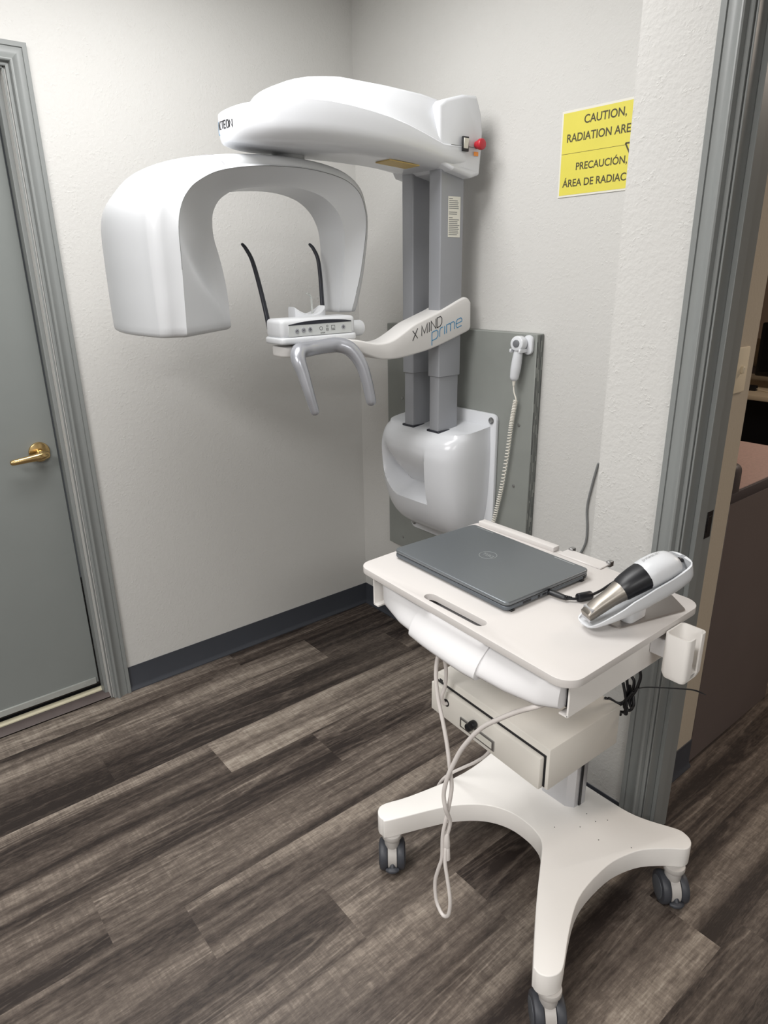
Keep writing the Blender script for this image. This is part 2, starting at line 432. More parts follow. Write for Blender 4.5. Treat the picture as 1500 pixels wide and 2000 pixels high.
# left wall with its door opening
b = BM()
box(b, -.12, 0, -1.212, .075, 0, H); box(b, -.12, 0, -4.5, -2.06, 0, H); box(b, -.12, 0, -2.06, -1.212, 2.046, H)
struct(link('wall_left', b, WALL, smooth=False, loc=(0, 0, 0)))
sbox('wall_back', WALL, 0, 1.414, 0, .075, 0, H)
b = BM()
box(b, 1.414, 1.567, -.33, .075, 0, H); box(b, 1.567, 1.6495, -.33, -.2, 0, H); box(b, 1.6495, 2.574, -.33, -.2, 2.056, H); box(b, 2.574, 5.5, -.33, -.2, 0, H)
struct(link('wall_right', b, WALLR, smooth=False, loc=(0, 0, 0)))
sbox('wall_near', WALL, -.12, 5.6, -4.6, -4.5, 0, H)
sbox('wall_side', WALL, 5.5, 5.6, -4.5, 3.5, 0, H)
sbox('ceiling', CEIL, -1.3, 5.6, -4.6, 3.6, H, H+.1)
# the hall beyond the doorway
b = BM(); box(b, 1.5662, 1.5685, -.1995, .0755, 0, H)
struct(link('wall_hall', b, HALLWALL, smooth=False))
sbox('wall_hall_far', HALLWALL, -1.3, 5.6, 3.5, 3.6, 0, H)
sbox('wall_hall_left', HALLWALL, -1.3, -1.2, .075, 3.5, 0, H)
sbox('wall_hall_inner', HALLWALL, -1.2, 1.5662, .0752, .085, 0, H)
# cove baseboards
CB = [(0, 0), (.012, 0), (.0118, .004), (.006, .012), (.0035, .02), (.003, .1), (0, .1)]
def cove(name, path_fn, a0, a1):
    b = BM(); loft(b, [[path_fn(d, a, z) for d, z in CB] for a in (a0, a1)])
    return struct(link(name, b, BASEB, ang=30))
cove('baseboard_left', lambda d, a, z: (d, a, z), -1.142, 0)
cove('baseboard_back', lambda d, a, z: (a, -d, z), 0, 1.414)
cove('baseboard_right', lambda d, a, z: (a, -.33-d, z), 1.414, 1.587)
cove('baseboard_hall', lambda d, a, z: (1.5685+d, a, z), -.19, .08)
# door casings (profile: distance from the opening, height off the wall)
CAS = [(0, 0), (0, .010), (.003, .0115), (.0075, .0115), (.0092, .0105), (.0098, .017), (.0115, .0225), (.0145, .0243), (.0175, .0238), (.021, .0212), (.025, .0178), (.030, .0148), (.036, .0128), (.0435, .0122), (.0475, .0126), (.0482, .0105), (.0498, .0105), (.0504, .0140), (.0615, .0146), (.0625, .0138), (.0625, 0)]
def casing(name, fn, a_lo, a_hi, zt, sign_lo=-1):
    b = BM(); rings = []
    for a, sg, z in ((a_lo, -1, 0), (a_lo, -1, None), (a_hi, 1, None), (a_hi, 1, 0)):
        rings.append([fn(a+sg*o, h, (zt+o if z is None else 0)) for o, h in CAS])
    loft(b, rings); return struct(link(name, b, TRIM, ang=22, loc=(0, 0, 0)))
casing('trim_1', lambda a, h, z: (h, a, z), -2.052, -1.2035, 2.046)
casing('trim_2', lambda a, h, z: (a, -.33-h, z), 1.648, 2.575, 2.056)
# left door: jamb with stop, leaf, lever handle, sweep, threshold
b = BM()
for (x0, x1, y0, y1, z0, z1) in ((-.12, .003, -1.2115, -1.2065, 0, 2.05), (-.12, .003, -2.06, -2.05, 0, 2.05), (-.12, .003, -2.06, -1.2065, 2.04, 2.05),
                                 (-.0715, -.03, -1.225, -1.2115, 0, 2.04), (-.066, -.03, -2.05, -2.036, 0, 2.04), (-.066, -.03, -2.05, -1.2115, 2.026, 2.04)):
    box(b, x0, x1, y0, y1, z0, z1, 0.0015, 1)
struct(link('trim_3', b, TRIM, loc=(0, 0, 0)))
d1 = thing('door_1', 'grey flush door in the left wall with a brass lever handle', 'door', (-.09, -1.64, 0)); d1['kind'] = 'structure'
b = BM(); box(b, -.115, -.072, -2.046, -1.2285, .042, 2.036, .002, 1); link('door_leaf', b, DOORP, d1)
b = BM(); box(b, -.0735, -.066, -2.04, -1.238, .042, .066, .0015, 1)
for yy in (-1.28, -1.45, -1.62, -1.79): cyl(b, (-.067, yy, .054), (-.0645, yy, .054), .003, 10)
sw = link('door_sweep', b, SWEEP, d1); sw['label'] = 'scuffed metal sweep strip'
b = BM()
cyl(b, (-.072, -1.285, .952), (-.062, -1.285, .952), .033, 32, .004); cyl(b, (-.064, -1.285, .952), (-.030, -1.285, .948), .0125, 20, .003)
hd = link('door_handle', b, BRASS, d1); hd['label'] = 'brass lever handle'
b = BM(); tube(b, [(-.026, -1.272, .948), (-.018, -1.292, .9475), (-.016, -1.33, .945), (-.018, -1.365, .942), (-.020, -1.379, .941)], [.0105, .0108, .0088, .0078, .007], 16, 5, flat=1.25)
link('lever', b, BRASS, hd)
b = BM(); box(b, -.12, -.006, -2.06, -1.2115, 0, .004); o = struct(link('trim_4', b, DGAP))
b = BM(); prism(b, [(-.061, 0), (-.061, .007), (-.05, .011), (-.02, .011), (-.006, .004), (-.006, 0)], -2.05, -1.208, 'y', xf=lambda c: c); struct(link('trim_5', b, TRANSI))
b = BM(); box(b, -.092, -.066, -2.05, -1.212, .004, .011, .001, 1); struct(link('trim_6', b, CREAM))
# right doorway: jamb with stop and strike plate
b = BM()
for (x0, x1, y0, y1, z0, z1) in ((1.649, 1.6535, -.336, -.198, 0, 2.05), (2.57, 2.575, -.336, -.198, 0, 2.05), (1.649, 2.575, -.336, -.198, 2.05, 2.056),
                                 (1.6535, 1.6655, -.298, -.262, 0, 2.05), (2.558, 2.57, -.298, -.262, 0, 2.05), (1.6535, 2.57, -.298, -.262, 2.038, 2.05)):
    box(b, x0, x1, y0, y1, z0, z1, .0012, 1)
j2 = struct(link('trim_7', b, TRIM, loc=(0, 0, 0)))
b = BM(); box(b, 1.6534, 1.6545, -.234, -.206, .885, .953, .0004, 1); box(b, 1.6536, 1.6552, -.228, -.212, .9, .94, .0003, 1)
sp = link('strike_plate', b, BLACK, j2); sp['label'] = 'dark latch strike plate'

# ================================================================== PANORAMIC X-RAY MACHINE
MX = thing('panoramic_x_ray_machine', 'white wall-mounted dental panoramic x-ray machine with overhead arm above the corner', 'x-ray machine', (.6, -.035, .512))
b = BM(); prism(b, rrect(.385, .822, .512, 1.035, .022), -.037, -.051, 'y', .003, 2)
mp = link('mounting_plate', b, GLOSS, MX)
for bx_, bz_ in ((.8, 1.012), (.404, .535), (.402, 1.012), (.8, .535)):
    b = BM(); cyl(b, (bx_, -.0505, bz_), (bx_, -.0575, bz_), .0085, 6, .001); cyl(b, (bx_, -.0505, bz_), (bx_, -.0525, bz_), .012, 20)
    link('bolt', b, STEEL, mp)
# housing: lofted shell with a scooped recess in its front
def sinterp(z, xs, ys):
    P = cr(list(zip(xs, ys)), 8); return float(np.interp(z, [p[0] for p in P], [p[1] for p in P]))
def housing():
    b = BM(); rings = []
    zs = [.572, .576, .584, .597, .615, .64, .665] + list(np.linspace(.685, .935, 64)) + [.945, .955, .963, .969, .972]
    for z in zs:
        hw = sinterp(z, [.572, .584, .615, .665, .73, .80, .9, .972], [.12, .148, .172, .19, .200, .204, .206, .202])
        yf = sinterp(z, [.572, .576, .597, .64, .70, .78, .88, .92, .945, .96, .972], [-.08, -.11, -.165, -.205, -.232, -.25, -.258, -.253, -.243, -.23, -.208])
        ring = [(.595-hw, -.05, z)]
        N = 120
        for k in range(N+1):
            a = -1+2*k/N
            s = math.copysign(abs(math.sin(a*math.pi/2))**(0.62), a); c_ = abs(math.cos(a*math.pi/2))**(0.36)
            x = .595+s*hw; y = -.05+(yf+.05)*c_
            lowf = .722+.075*max(0, (.53-x)/.09)**2          # front edge of the ledge
            lowb = lowf+.040                                  # foot of the roll
            ml = min(max((x-.425)/.035, 0), 1); ml = ml*ml*(3-2*ml)
            mr = min(max((.682-x)/.006, 0), 1)
            if z > lowb: t = min(max((.94-z)/(.94-lowb), 0), 1); d = .088*t**1.9
            elif z > lowf: t = (z-lowf)/(lowb-lowf); d = .088*t**.8
            else: d = 0
            y = max(y, min(y+d*ml*mr, -.07)) if y < -.07 else y
            ring.append((x, y, z))
        ring.append((.595+hw, -.05, z))
        rings.append(ring)
    rings[-1] = [(x, y, .972+.02*max(0, (y+.22)/.17)) for x, y, z in rings[-1]]
    loft(b, rings)
    return b
hs = link('column_housing', housing(), GLOSS, MX, ang=50)
for x0, x1 in ((.508, .576), (.637, .705)):
    b = BM(); box(b, x0+.004, x1-.004, -.204, -.08, .955, .9805, .001, 1)
    link('column_slot', b, DARK, hs)
b = BM(); tube(b, [(.70, -.13, .595), (.725, -.14, .612), (.75, -.135, .622), (.775, -.11, .615), (.785, -.08, .60)], .009, 12, 5); o = link('power_plug', b, BLACK, MX); o['label'] = 'black plug under the housing'
# columns
for x0, x1 in ((.5165, .5675), (.6455, .6965)):
    b = BM(); prism(b, rrect(x0+.003, x1-.003, -.199, -.108, .004, 3), .9, 1.165, 'z', 0)
    col = link('column', b, COLM, MX)
    b = BM(); prism(b, rrect(x0-.0015, x1+.0015, -.2035, -.1035, .005, 3), 1.163, 1.79, 'z', .0015, 1)
    link('column_sleeve', b, COLM, col)
# small print sheet on the right column
b = BM(); box(b, .6982, .6988, -.172, -.120, 1.595, 1.712)
ls = link('label_sticker', b, PAPER, MX); ls['label'] = 'white sticker of fine print'
b = BM()
rr = random.Random(3)
for k in range(20):
    if k in (6, 9): continue
    z = 1.705-k*.0054; wd = .046*(rr.uniform(.75, 1) if k not in (0, 10) else .35)
    box(b, .6988, .699, -.169, -.169+wd, z-.0011, z+.0011)
link('fine_print', b, PRNT, ls, smooth=False)
# overhead head
HX = .6
LIPY = [-.864, -.855, -.84, -.755, -.66, -.576, -.444, -.337, -.221, -.05]
LIPZ = [1.872, 1.876, 1.887, 1.901, 1.911, 1.910, 1.899, 1.879, 1.846, 1.846]
def lipz(y): return float(np.interp(y, LIPY, LIPZ))
def headw(y, y0=-.864, R=.24, W=.128, p=2.2):
    if y >= y0+R: return W
    q = min(1, max(0, (y0+R-y)/R)); return W*max(0.0, (1-q**p))**(1/p)
def botz(y):
    return float(np.interp(y, [-.864, -.8, -.5, -.33, -.17, -.06], [1.803, 1.802, 1.803, 1.799, 1.782, 1.772]))
def head_ring(y, shrink=1.0):
    wd = max(headw(y), .0015)*shrink; zl = lipz(y); zb = botz(y); k = wd/.128
    zb = zb+(zl-zb)*.16*(1-k)**1.5
    half = [(0, zl+.010*k), (.5*wd, zl+.009*k), (.85*wd, zl+.006*k), (.96*wd, zl+.003*k), (wd, zl-.0015)]
    hh = zl-.0015-zb
    half += [(wd*1.006, zl-.010), (wd*1.012, zl-hh*.25), (wd*1.008, zl-hh*.48)]
    for a in np.linspace(0, 90, 10)[1:]:
        a = math.radians(a); half.append((wd*(.5+.508*math.cos(a)**.9), zb+hh*.52-hh*.52*math.sin(a)**.95))
    half.append((0, zb))
    ring = [(HX+x, y, z) for x, z in half]+[(HX-x, y, z) for x, z in half[-2:0:-1]]
    return ring
ys = [-.8639, -.8634, -.8615, -.858, -.853, -.846, -.836, -.822, -.80, -.78, -.76, -.72, -.68, -.62, -.55, -.48, -.42, -.36, -.3, -.26, -.22, -.16, -.09]
b = BM(); loft(b, [head_ring(y) for y in ys])
hb = link('overhead_head', b, GLOSS, MX, ang=40)
# raised cover on top
CAPY = [-.775, -.765, -.748, -.725, -.69, -.647, -.60, -.55, -.4, -.26, -.2]
CAPZ = [1.904, 1.917, 1.934, 1.949, 1.963, 1.973, 1.980, 1.985, 1.985, 1.981, 1.974]
def cap_ring(y):
    zt = float(np.interp(y, CAPY, CAPZ)); zl = lipz(y)+.001; q = min(1, (y+.80)/.14); wb = min(.118, headw(y)*.93)*math.sqrt(max(.05, q)) ; wt = wb*.66
    h = zt-zl
    half = [(0, zt), (wt*.7, zt-.0008), (wt*.94, zt-.003*min(1, h/.05)), (wt, zt-.008*min(1, h/.05)), (wt+(wb-wt)*.45, zl+h*.45), (wb*.96, zl+h*.06), (wb, zl-.004), (0, zl-.006)]
    return [(HX+x, y, z) for x, z in half]+[(HX-x, y, z) for x, z in half[-2:0:-1]]
b = BM(); loft(b, [cap_ring(y) for y in [-.775, -.771, -.764, -.755, -.745, -.732, -.718, -.70, -.68, -.655, -.63, -.59, -.55, -.48, -.4, -.33, -.26, -.2]])
link('head_cover', b, GLOSS, MX, ang=45)
# end box against the wall
b = BM()
def ebx(c):
    if c.y < -.195: c.x = .6+(c.x-.6)*(.84 if c.y < -.215 else .9)
    return c
prism(b, rpoly([(-.228, 1.80), (-.19, 1.778), (-.11, 1.762), (-.075, 1.772), (-.068, 1.84), (-.066, 1.89), (-.072, 1.935), (-.095, 1.984), (-.15, 1.981), (-.21, 1.965), (-.228, 1.95)], .008, 2), .464, .736, 'x', .010, 3, xf=ebx)
eb = link('head_end_box', b, GLOSS, MX, ang=45)
XF = .7362
b = BM(); box(b, XF-.004, XF+.002, -.154, -.128, 1.832, 1.872, .001, 1)
psw = link('power_switch', b, BLACK, eb)
b = BM(); prism(b, [(XF+.0015, 1.837), (XF+.004, 1.852), (XF+.006, 1.867), (XF+.0015, 1.868)], -.150, -.132, 'y'); link('rocker', b, PAPER, psw)
b = BM(); cyl(b, (XF-.002, -.093, 1.853), (XF+.012, -.093, 1.853), .011, 24, .002); cyl(b, (XF+.010, -.093, 1.853), (XF+.026, -.093, 1.853), .0155, 28, .004)
es = link('emergency_stop', b, RED, eb); es['label'] = 'red emergency stop button'
b = BM(); box(b, XF-.0005, XF+.0006, -.104, -.086, 1.823, 1.834); o = link('stop_label', b, ORANGE, eb); o['label'] = 'tiny orange label under the stop button'
b = BM(); box(b, XF-.0015, XF+.0004, -.2, -.07, 1.8445, 1.8462); link('seam', b, PRNT, eb, smooth=False)
# warning label under the head
b = BM(); lq = [(.657, -.353), (.747, -.372), (.716, -.276), (.626, -.283)]
t_ = [(x, y, botz(y)-.0035+max(0, (x-.66))*.06) for x, y in [(.61, -.385), (.675, -.385), (.675, -.27), (.61, -.27)]]
loft(b, [t_, [(x, y, z+.003) for x, y, z in t_]])
wl_ = link('warning_label', b, TANL, hb); wl_['label'] = 'tan warning label under the arm'
# maker lettering on the head's tip (stroke letters wrapped on the shell)
def head_side(u, v, h):
    x = -.034+u; q = min(.98, abs(x)/.1287)
    y = -.864+.24-.24*(1-q**2.2)**(1/2.2)
    return (HX+x, y-.0006-h, v)
def sweepmark(bm, s, u0, v0, hgt, wd, gap, slant=0.0):
    G_ = {'A': [[(0, 0), (.5, 1), (1, 0)]], 'C': [[(1, 1), (.25, 1), (0, .75), (0, .25), (.25, 0), (1, 0)]], 'T': [[(0, 1), (1, 1)], [(.5, 1), (.5, 0)]],
          'E': [[(1, 1), (0, 1), (0, 0), (1, 0)], [(0, .5), (.85, .5)]], 'O': [[(.25, 0), (0, .25), (0, .75), (.25, 1), (.75, 1), (1, .75), (1, .25), (.75, 0), (.25, 0)]],
          'N': [[(0, 0), (0, 1), (1, 0), (1, 1)]], 'X': [[(0, 0), (1, 1)], [(0, 1), (1, 0)]], 'M': [[(0, 0), (0, 1), (.5, .15), (1, 1), (1, 0)]], 'I': [[(.5, 0), (.5, 1)]],
          'D': [[(0, 0), (0, 1), (.7, 1), (1, .75), (1, .25), (.7, 0), (0, 0)]],
          'p': [[(0, -.42), (0, .72)], [(0, .72), (.75, .72), (1, .55), (1, .18), (.75, 0), (0, 0)]], 'r': [[(0, 0), (0, .5), (.25, .72), (1, .72)]],
          'i': [[(.5, 0), (.5, .72)]], 'm': [[(0, 0), (0, .72), (.4, .72), (.5, .6), (.5, 0)], [(.5, .6), (.55, .72), (.85, .72), (1, .6), (1, 0)]],
          'e': [[(0, .38), (1, .38), (1, .55), (.8, .72), (.2, .72), (0, .55), (0, .18), (.2, 0), (.95, 0)]],
          's': [[(1, .72), (.2, .72), (0, .55), (.2, .38), (.8, .36), (1, .18), (.8, 0), (0, 0)]], 'c': [[(1, .72), (.25, .72), (0, .52), (0, .2), (.25, 0), (1, 0)]],
          'a': [[(.1, .72), (.8, .72), (1, .55), (1, 0), (.2, 0), (0, .18), (.2, .4), (1, .4)]], 'n': [[(0, 0), (0, .72), (.75, .72), (1, .55), (1, 0)]]}
    W_ = {'I': .35, 'i': .08, 'm': 1.35, 'M': 1.1, 'r': .5}
    out = []; u = u0
    for ch in s:
        if ch == ' ': u += wd*.6; continue
        k = W_.get(ch, 1.0)*wd
        for pl in G_[ch]: out.append([(u+p[0]*k+slant*p[1]*hgt, v0+p[1]*hgt) for p in pl])
        u += k+gap
    return out
b = BM(); stroke(b, sweepmark(b, 'ACTEON', .006, 1.8415, .0165, .0086, .0028), .0019, head_side)
o = link('lettering', b, BLK2, hb, smooth=False); o['label'] = 'dark maker lettering'
b = BM(); stroke(b, [[(.010+.013*math.cos(a), 1.846+.016*math.sin(a)) for a in np.linspace(2.0, 4.9, 9)]], .0016, head_side)
link('logo_arc', b, BLUE, hb, smooth=False)
# rotating C-arm
XC = .50
ST = [  # O(y,z), S(y,z), I(y,z), wo, ws, wi, kf
    (-1.135, 1.362, -1.06, 1.362, -.862, 1.362, .188, .2, .045, 1.0),
    (-1.137, 1.42, -1.058, 1.42, -.865, 1.42, .19, .2, .05, .74),
    (-1.138, 1.48, -1.056, 1.48, -.871, 1.478, .19, .2, .052, .42),
    (-1.139, 1.54, -1.054, 1.54, -.882, 1.535, .19, .2, .055, .15),
    (-1.137, 1.615, -1.052, 1.605, -.897, 1.59, .188, .2, .06, 0),
    (-1.127, 1.66, -1.04, 1.65, -.897, 1.638, .185, .198, .063, 0),
    (-1.10, 1.70, -1.018, 1.682, -.885, 1.668, .178, .192, .066, 0),
    (-1.05, 1.745, -.982, 1.709, -.862, 1.69, .168, .182, .068, 0),
    (-.95, 1.778, -.912, 1.738, -.82, 1.708, .152, .166, .07, 0),
    (-.80, 1.794, -.79, 1.758, -.73, 1.72, .134, .146, .07, 0),
    (-.63, 1.796, -.64, 1.763, -.635, 1.721, .118, .13, .07, 0),
    (-.50, 1.780, -.515, 1.749, -.56, 1.706, .104, .116, .07, 0),
    (-.425, 1.744, -.45, 1.72, -.515, 1.68, .096, .107, .07, 0),
    (-.395, 1.69, -.422, 1.676, -.488, 1.647, .09, .101, .07, 0),
    (-.384, 1.62, -.414, 1.62, -.474, 1.60, .085, .096, .068, 0),
    (-.392, 1.5, -.43, 1.5, -.477, 1.5, .075, .086, .06, 0),
    (-.405, 1.42, -.448, 1.42, -.486, 1.42, .066, .075, .054, 0),
    (-.413, 1.388, -.455, 1.388, -.49, 1.388, .06, .068, .05, 0)]
def arm_section(s):
    Oy, Oz, Sy, Sz, Iy, Iz, wo, ws, wi, kf = s
    O = np.array((Oy, Oz)); S = np.array((Sy, Sz)); I = np.array((Iy, Iz))
    half = []
    L_ = float(np.linalg.norm(S-O)); blk = min(1, max(0, (L_-.03)/.045))
    rc = L_*(.75-.33*blk); bow = L_*(.12+.12*blk)
    for f in (0, .25, .5, .72, .88): half.append(((wo-rc)*f, O+(S-O)/L_*(bow*f*f)))
    for a in np.linspace(0, 90, 9):
        a = math.radians(a); half.append((wo-rc+rc*math.sin(a), O+(S-O)/L_*(bow+rc*(1-math.cos(a)))))
    half.append((wo+(ws-wo)*.55, O+(S-O)*.9)); half.append((ws, S))
    shell_n = len(half)
    kf = min(1.0, max(0.0, kf))
    for t in np.linspace(0, 1, 15)[1:]:
        p = S+(I-S)*t
        xs = ws+(.045-ws)*t*.98                    # straight taper
        if kf > 0:
            if t <= kf: x = xs
            else:
                tt = (t-kf)/(1-kf); xk = ws+(.045-ws)*kf*.98; xi = wi
                x = xk+(xi-xk)*(1-(1-tt)**(1.35+1.9*min(1, kf/.45)))
        else:
            x = ws+(wi-ws)*(1-(1-t)**1.35)
        half.append((x, p))
    half.append((0, I))
    return half, shell_n
def arm():
    rings = []; keys = cr(ST, 4)
    for s in keys:
        half, n = arm_section(s)
        rings.append([(XC+x, p[0], p[1]) for x, p in half]+[(XC-x, p[0], p[1]) for x, p in half[-2:0:-1]])
    def endcap(r, dz, steps):
        c = np.mean(np.array(r), axis=0); out = []
        for f, sc in steps:
            out.append([(c[0]+(p[0]-c[0])*sc, c[1]+(p[1]-c[1])*sc, p[2]+dz*f) for p in r])
        return out
    a = endcap(rings[0], -.012, ((.5, .985), (.9, .94), (1.0, .86)))
    e = endcap(rings[-1], -.010, ((.5, .97), (.9, .9), (1.0, .78)))
    b = BM(); loft(b, a[::-1]+rings+e); return b, keys
b, keys = arm()
ca = link('rotating_arm', b, SATIN, MX, ang=42)
# seam between outer shell and inner cover
b = BM()
seam = []
for s in keys[10:64]:
    half, n = arm_section(s); x, p = half[n-1]; seam.append((XC+x+.0003, p[0], p[1]))
tube(b, seam, .0008, 6, 1, dome=False); link('seam', b, PRNT, ca)
b = BM(); sp_ = []
for s in (keys[33],):
    half, n = arm_section(s)
    sp_ = [(XC+x*1.0005, p[0], p[1]+.0003) for x, p in half[2:n]]
tube(b, sp_, .0006, 6, 1, dome=False); link('shell_joint', b, SILV, ca)
b = BM(); cyl(b, (.54, -.64, 1.77), (.54, -.64, 1.812), .045, 40, .003); link('rotation_joint', b, SATIN, MX)
# support arm on the right column
top = [(-.068, 1.396), (-.082, 1.410), (-.105, 1.412), (-.16, 1.392), (-.204, 1.376), (-.265, 1.357), (-.318, 1.340), (-.365, 1.316), (-.408, 1.298), (-.445, 1.293), (-.481, 1.296), (-.53, 1.307), (-.57, 1.312), (-.66, 1.312)]
bot = [(-.66, 1.284), (-.57, 1.282), (-.535, 1.273), (-.506, 1.262), (-.46, 1.247), (-.415, 1.241), (-.36, 1.243), (-.318, 1.248), (-.251, 1.258), (-.18, 1.275), (-.117, 1.293), (-.075, 1.306), (-.066, 1.318)]
b = BM(); prism(b, [tuple(p) for p in cr(top, 3)]+[tuple(p) for p in cr(bot, 3)], .622, .7065, 'x', .006, 3, ang=60)
sa = link('support_arm', b, OFFW, MX, ang=40)
def armface(u, v, h): return (.7067+h, -.332+u, 1.288+v)
def slope(lines, ang):
    c, s_ = math.cos(ang), math.sin(ang)
    return [[(p[0]*c-p[1]*s_*.0, p[1]+p[0]*math.tan(ang)) for p in pl] for pl in lines]
b = BM(); stroke(b, slope(sweepmark(b, 'X MIND', .007, .001, .030, .0218, .0050), math.radians(17)), .0024, armface)
o = link('lettering', b, BLK2, sa, smooth=False); o['label'] = 'thin black product lettering'
b = BM(); stroke(b, slope(sweepmark(b, 'prime', .092, -.029, .036, .0275, .0078), math.radians(16)), .0026, armface)
o = link('lettering', b, BLUE, sa, smooth=False); o['label'] = 'thin blue product lettering'
# control panel under the arm's end
b = BM(); prism(b, rrect(-.752, -.55, .565, .662, .035, 6), 1.270, 1.292, 'x', 0) if False else prism(b, [(x, y) for y, x in rrect(-.755, -.56, .56, .648, .03, 6)], 1.270, 1.300, 'z', .006, 3)
link('panel_base', b, OFFW, MX)
b = BM(); prism(b, [(x, y) for y, x in rrect(-.77, -.505, .562, .662, .016, 5)], 1.307, 1.326, 'z', .006, 3)
cyl(b, (.605, -.65, 1.298), (.605, -.65, 1.31), .05, 30)
link('panel_tray', b, SATIN, MX)
def dome(c):
    y = (c.y+.637)/.132
    if c.z > 1.345: c.z += .008*(1-y*y)-.004
    if c.x > .62 and c.z > 1.345: c.x -= .006
    return c
b = BM(); box(b, .568, .656, -.766, -.508, 1.322, 1.376, .013, 4)
cp = link('control_panel', b, SATIN, MX)
b = BM(); prism(b, [(-.744, 1.3275), (-.524, 1.3275), (-.5255, 1.3605), (-.742, 1.3605)], .6558, .6572, 'x', .0004, 1); kp = link('keypad', b, PANELG, cp)
b = BM(); prism(b, [(-.7425, 1.3585)]+[tuple(p) for p in cr([(-.742, 1.3605), (-.69, 1.367), (-.62, 1.3692), (-.56, 1.3665), (-.526, 1.362)], 4)]+[(-.5255, 1.359)], .6545, .6576, 'x'); o = link('display', b, DARK, cp); o['label'] = 'dark display strip'
def kpy(X): return -.744+(X-410)/840*.22
for X, zz in ((517, 1.343), (600, 1.3445), (685, 1.345), (1130, 1.3455)):
    b = BM(); cyl(b, (.657, kpy(X), zz), (.6588, kpy(X), zz), .0066, 20, .0005); k_ = link('button', b, SILV, cp)
    b = BM(); y_ = kpy(X)
    stroke(b, [[(-.003, -.0015), (0, .002), (.003, -.0015)]] if X < 560 else [[(-.003, .0015), (0, -.002), (.003, .0015)]] if X < 650 else [[(-.0028, 0), (0, .0028), (.0028, 0), (0, -.0028), (-.0028, 0)]], .0014, lambda u, v, h: (.6588+h, y_+u, zz+v), .0003)
    link('symbol', b, BLK2, k_, smooth=False)
b = BM()
def ico(X, pls):
    y_ = kpy(X); stroke(b, pls, .0009, lambda u, v, h: (.6572+h, y_+u, 1.3455+v), .0003)
ico(830, [[(.005*math.cos(a), .005*math.sin(a)) for a in np.linspace(0, 6.2832, 15)]])
ico(913, [[(.0028*math.cos(a), .005+.0028*math.sin(a)) for a in np.linspace(0, 6.2832, 11)], [(-.004, -.001), (.004, -.001)], [(-.003, -.004), (.003, -.004)], [(-.003, -.008), (.003, -.008)], [(-.003, -.001), (-.003, -.008)], [(.003, -.001), (.003, -.008)]])
ico(992, [[(-.006, -.004), (-.006, .006), (.006, .006), (.006, -.004), (-.006, -.004)], [(-.007, -.0065), (.007, -.0065)], [(-.003, -.002), (.003, -.002)]])
link('icons', b, BLK2, cp, smooth=False)
b = BM(); text_bm(b, 'ACTEON', lambda u, v, h: (.6572+h, u, v), kpy(820), kpy(880), 1.331, 1.3345, .0003)
link('lettering', b, BLK2, cp, smooth=False)
b = BM(); cyl(b, (.605, -.512, 1.334), (.605, -.448, 1.334), .0235, 32, .008); link('adjusting_knob', b, SATIN, MX)
# chin rest and bite stick
b = BM(); rings = []
for k in range(17):
    y = -.667+.107*k/16; a = abs(k/8-1); zt = 1.383+.02*a**2.2
    hx = .03*(1-.35*a**3)
    rings.append([(.555-hx, y, 1.372), (.555+hx, y, 1.372), (.555+hx*.95, y, zt-.006), (.555+hx*.8, y, zt-.003*(1-a)), (.555, y, zt-.006*(1-a)), (.555-hx*.8, y, zt-.003*(1-a)), (.555-hx*.95, y, zt-.006)])
loft(b, rings); link('chin_rest', b, GLOSS, MX, ang=35)
b = BM(); tube(b, [(.555, -.594, 1.375), (.555, -.595, 1.40), (.555, -.596, 1.425), (.555, -.601, 1.4345), (.555, -.611, 1.439)], .0032, 12, 5); link('bite_stick', b, CLEAR, MX)
# temple supports
for pts in ([(.54, -.737, 1.345), (.525, -.738, 1.40), (.495, -.738, 1.48), (.475, -.742, 1.535), (.463, -.752, 1.565), (.455, -.757, 1.576)],
            [(.54, -.541, 1.345), (.53, -.54, 1.40), (.505, -.526, 1.48), (.49, -.522, 1.535), (.48, -.53, 1.565), (.472, -.5365, 1.577)]):
    b = BM(); tube(b, pts, [.0095, .009, .0085, .008, .0072, .0062], 14, 5, flat=.75); link('temple_support', b, DARK, MX)
# handle
b = BM(); tube(b, [(.752, -.731, 1.130), (.747, -.743, 1.18), (.735, -.752, 1.235), (.722, -.757, 1.272), (.706, -.742, 1.292), (.692, -.70, 1.295), (.690, -.65, 1.298), (.696, -.605, 1.299), (.715, -.575, 1.286), (.734, -.553, 1.247), (.745, -.540, 1.195), (.752, -.530, 1.133)],
              [.0128, .0145, .0172, .0205, .0225, .021, .0205, .0215, .0215, .0185, .0168, .0152], 18, 6)
box(b, .645, .70, -.73, -.59, 1.288, 1.306, .008, 3)
link('handle', b, SILV, MX)

# ================================================================== THINGS ON THE WALL
b = BM(); box(b, .226, .962, -.036, -.0005, .393, 1.306, .002, 1)
pb = tag(link('plywood_board', b, PLY), 'grey painted plywood backing board on the wall behind the x-ray machine', 'board')
b = BM()
for k, yy in enumerate((-.031, -.0255, -.0185, -.0125, -.006)):
    rr = random.Random(k); z = .4
    while z < 1.29:
        L_ = rr.uniform(.03, .22); box(b, .9615, .9624, yy-.0012, yy+.0014*rr.random(), z, min(z+L_, 1.302)); z += L_+rr.uniform(.004, .05)
o = link('ply_edge', b, mat('ply_edge_dark', (72, 74, 76), .8, var=.2, vscale=40), pb, smooth=False); o['label'] = 'dark ragged ply gaps along the edge'
for sx_, sz_ in ((.316, 1.025), (.316, .437), (.908, 1.012), (.899, .8)):
    b = BM(); cyl(b, (sx_, -.0355, sz_), (sx_, -.0385, sz_), .0055, 16, .001); s_ = link('screw', b, STEEL, pb)
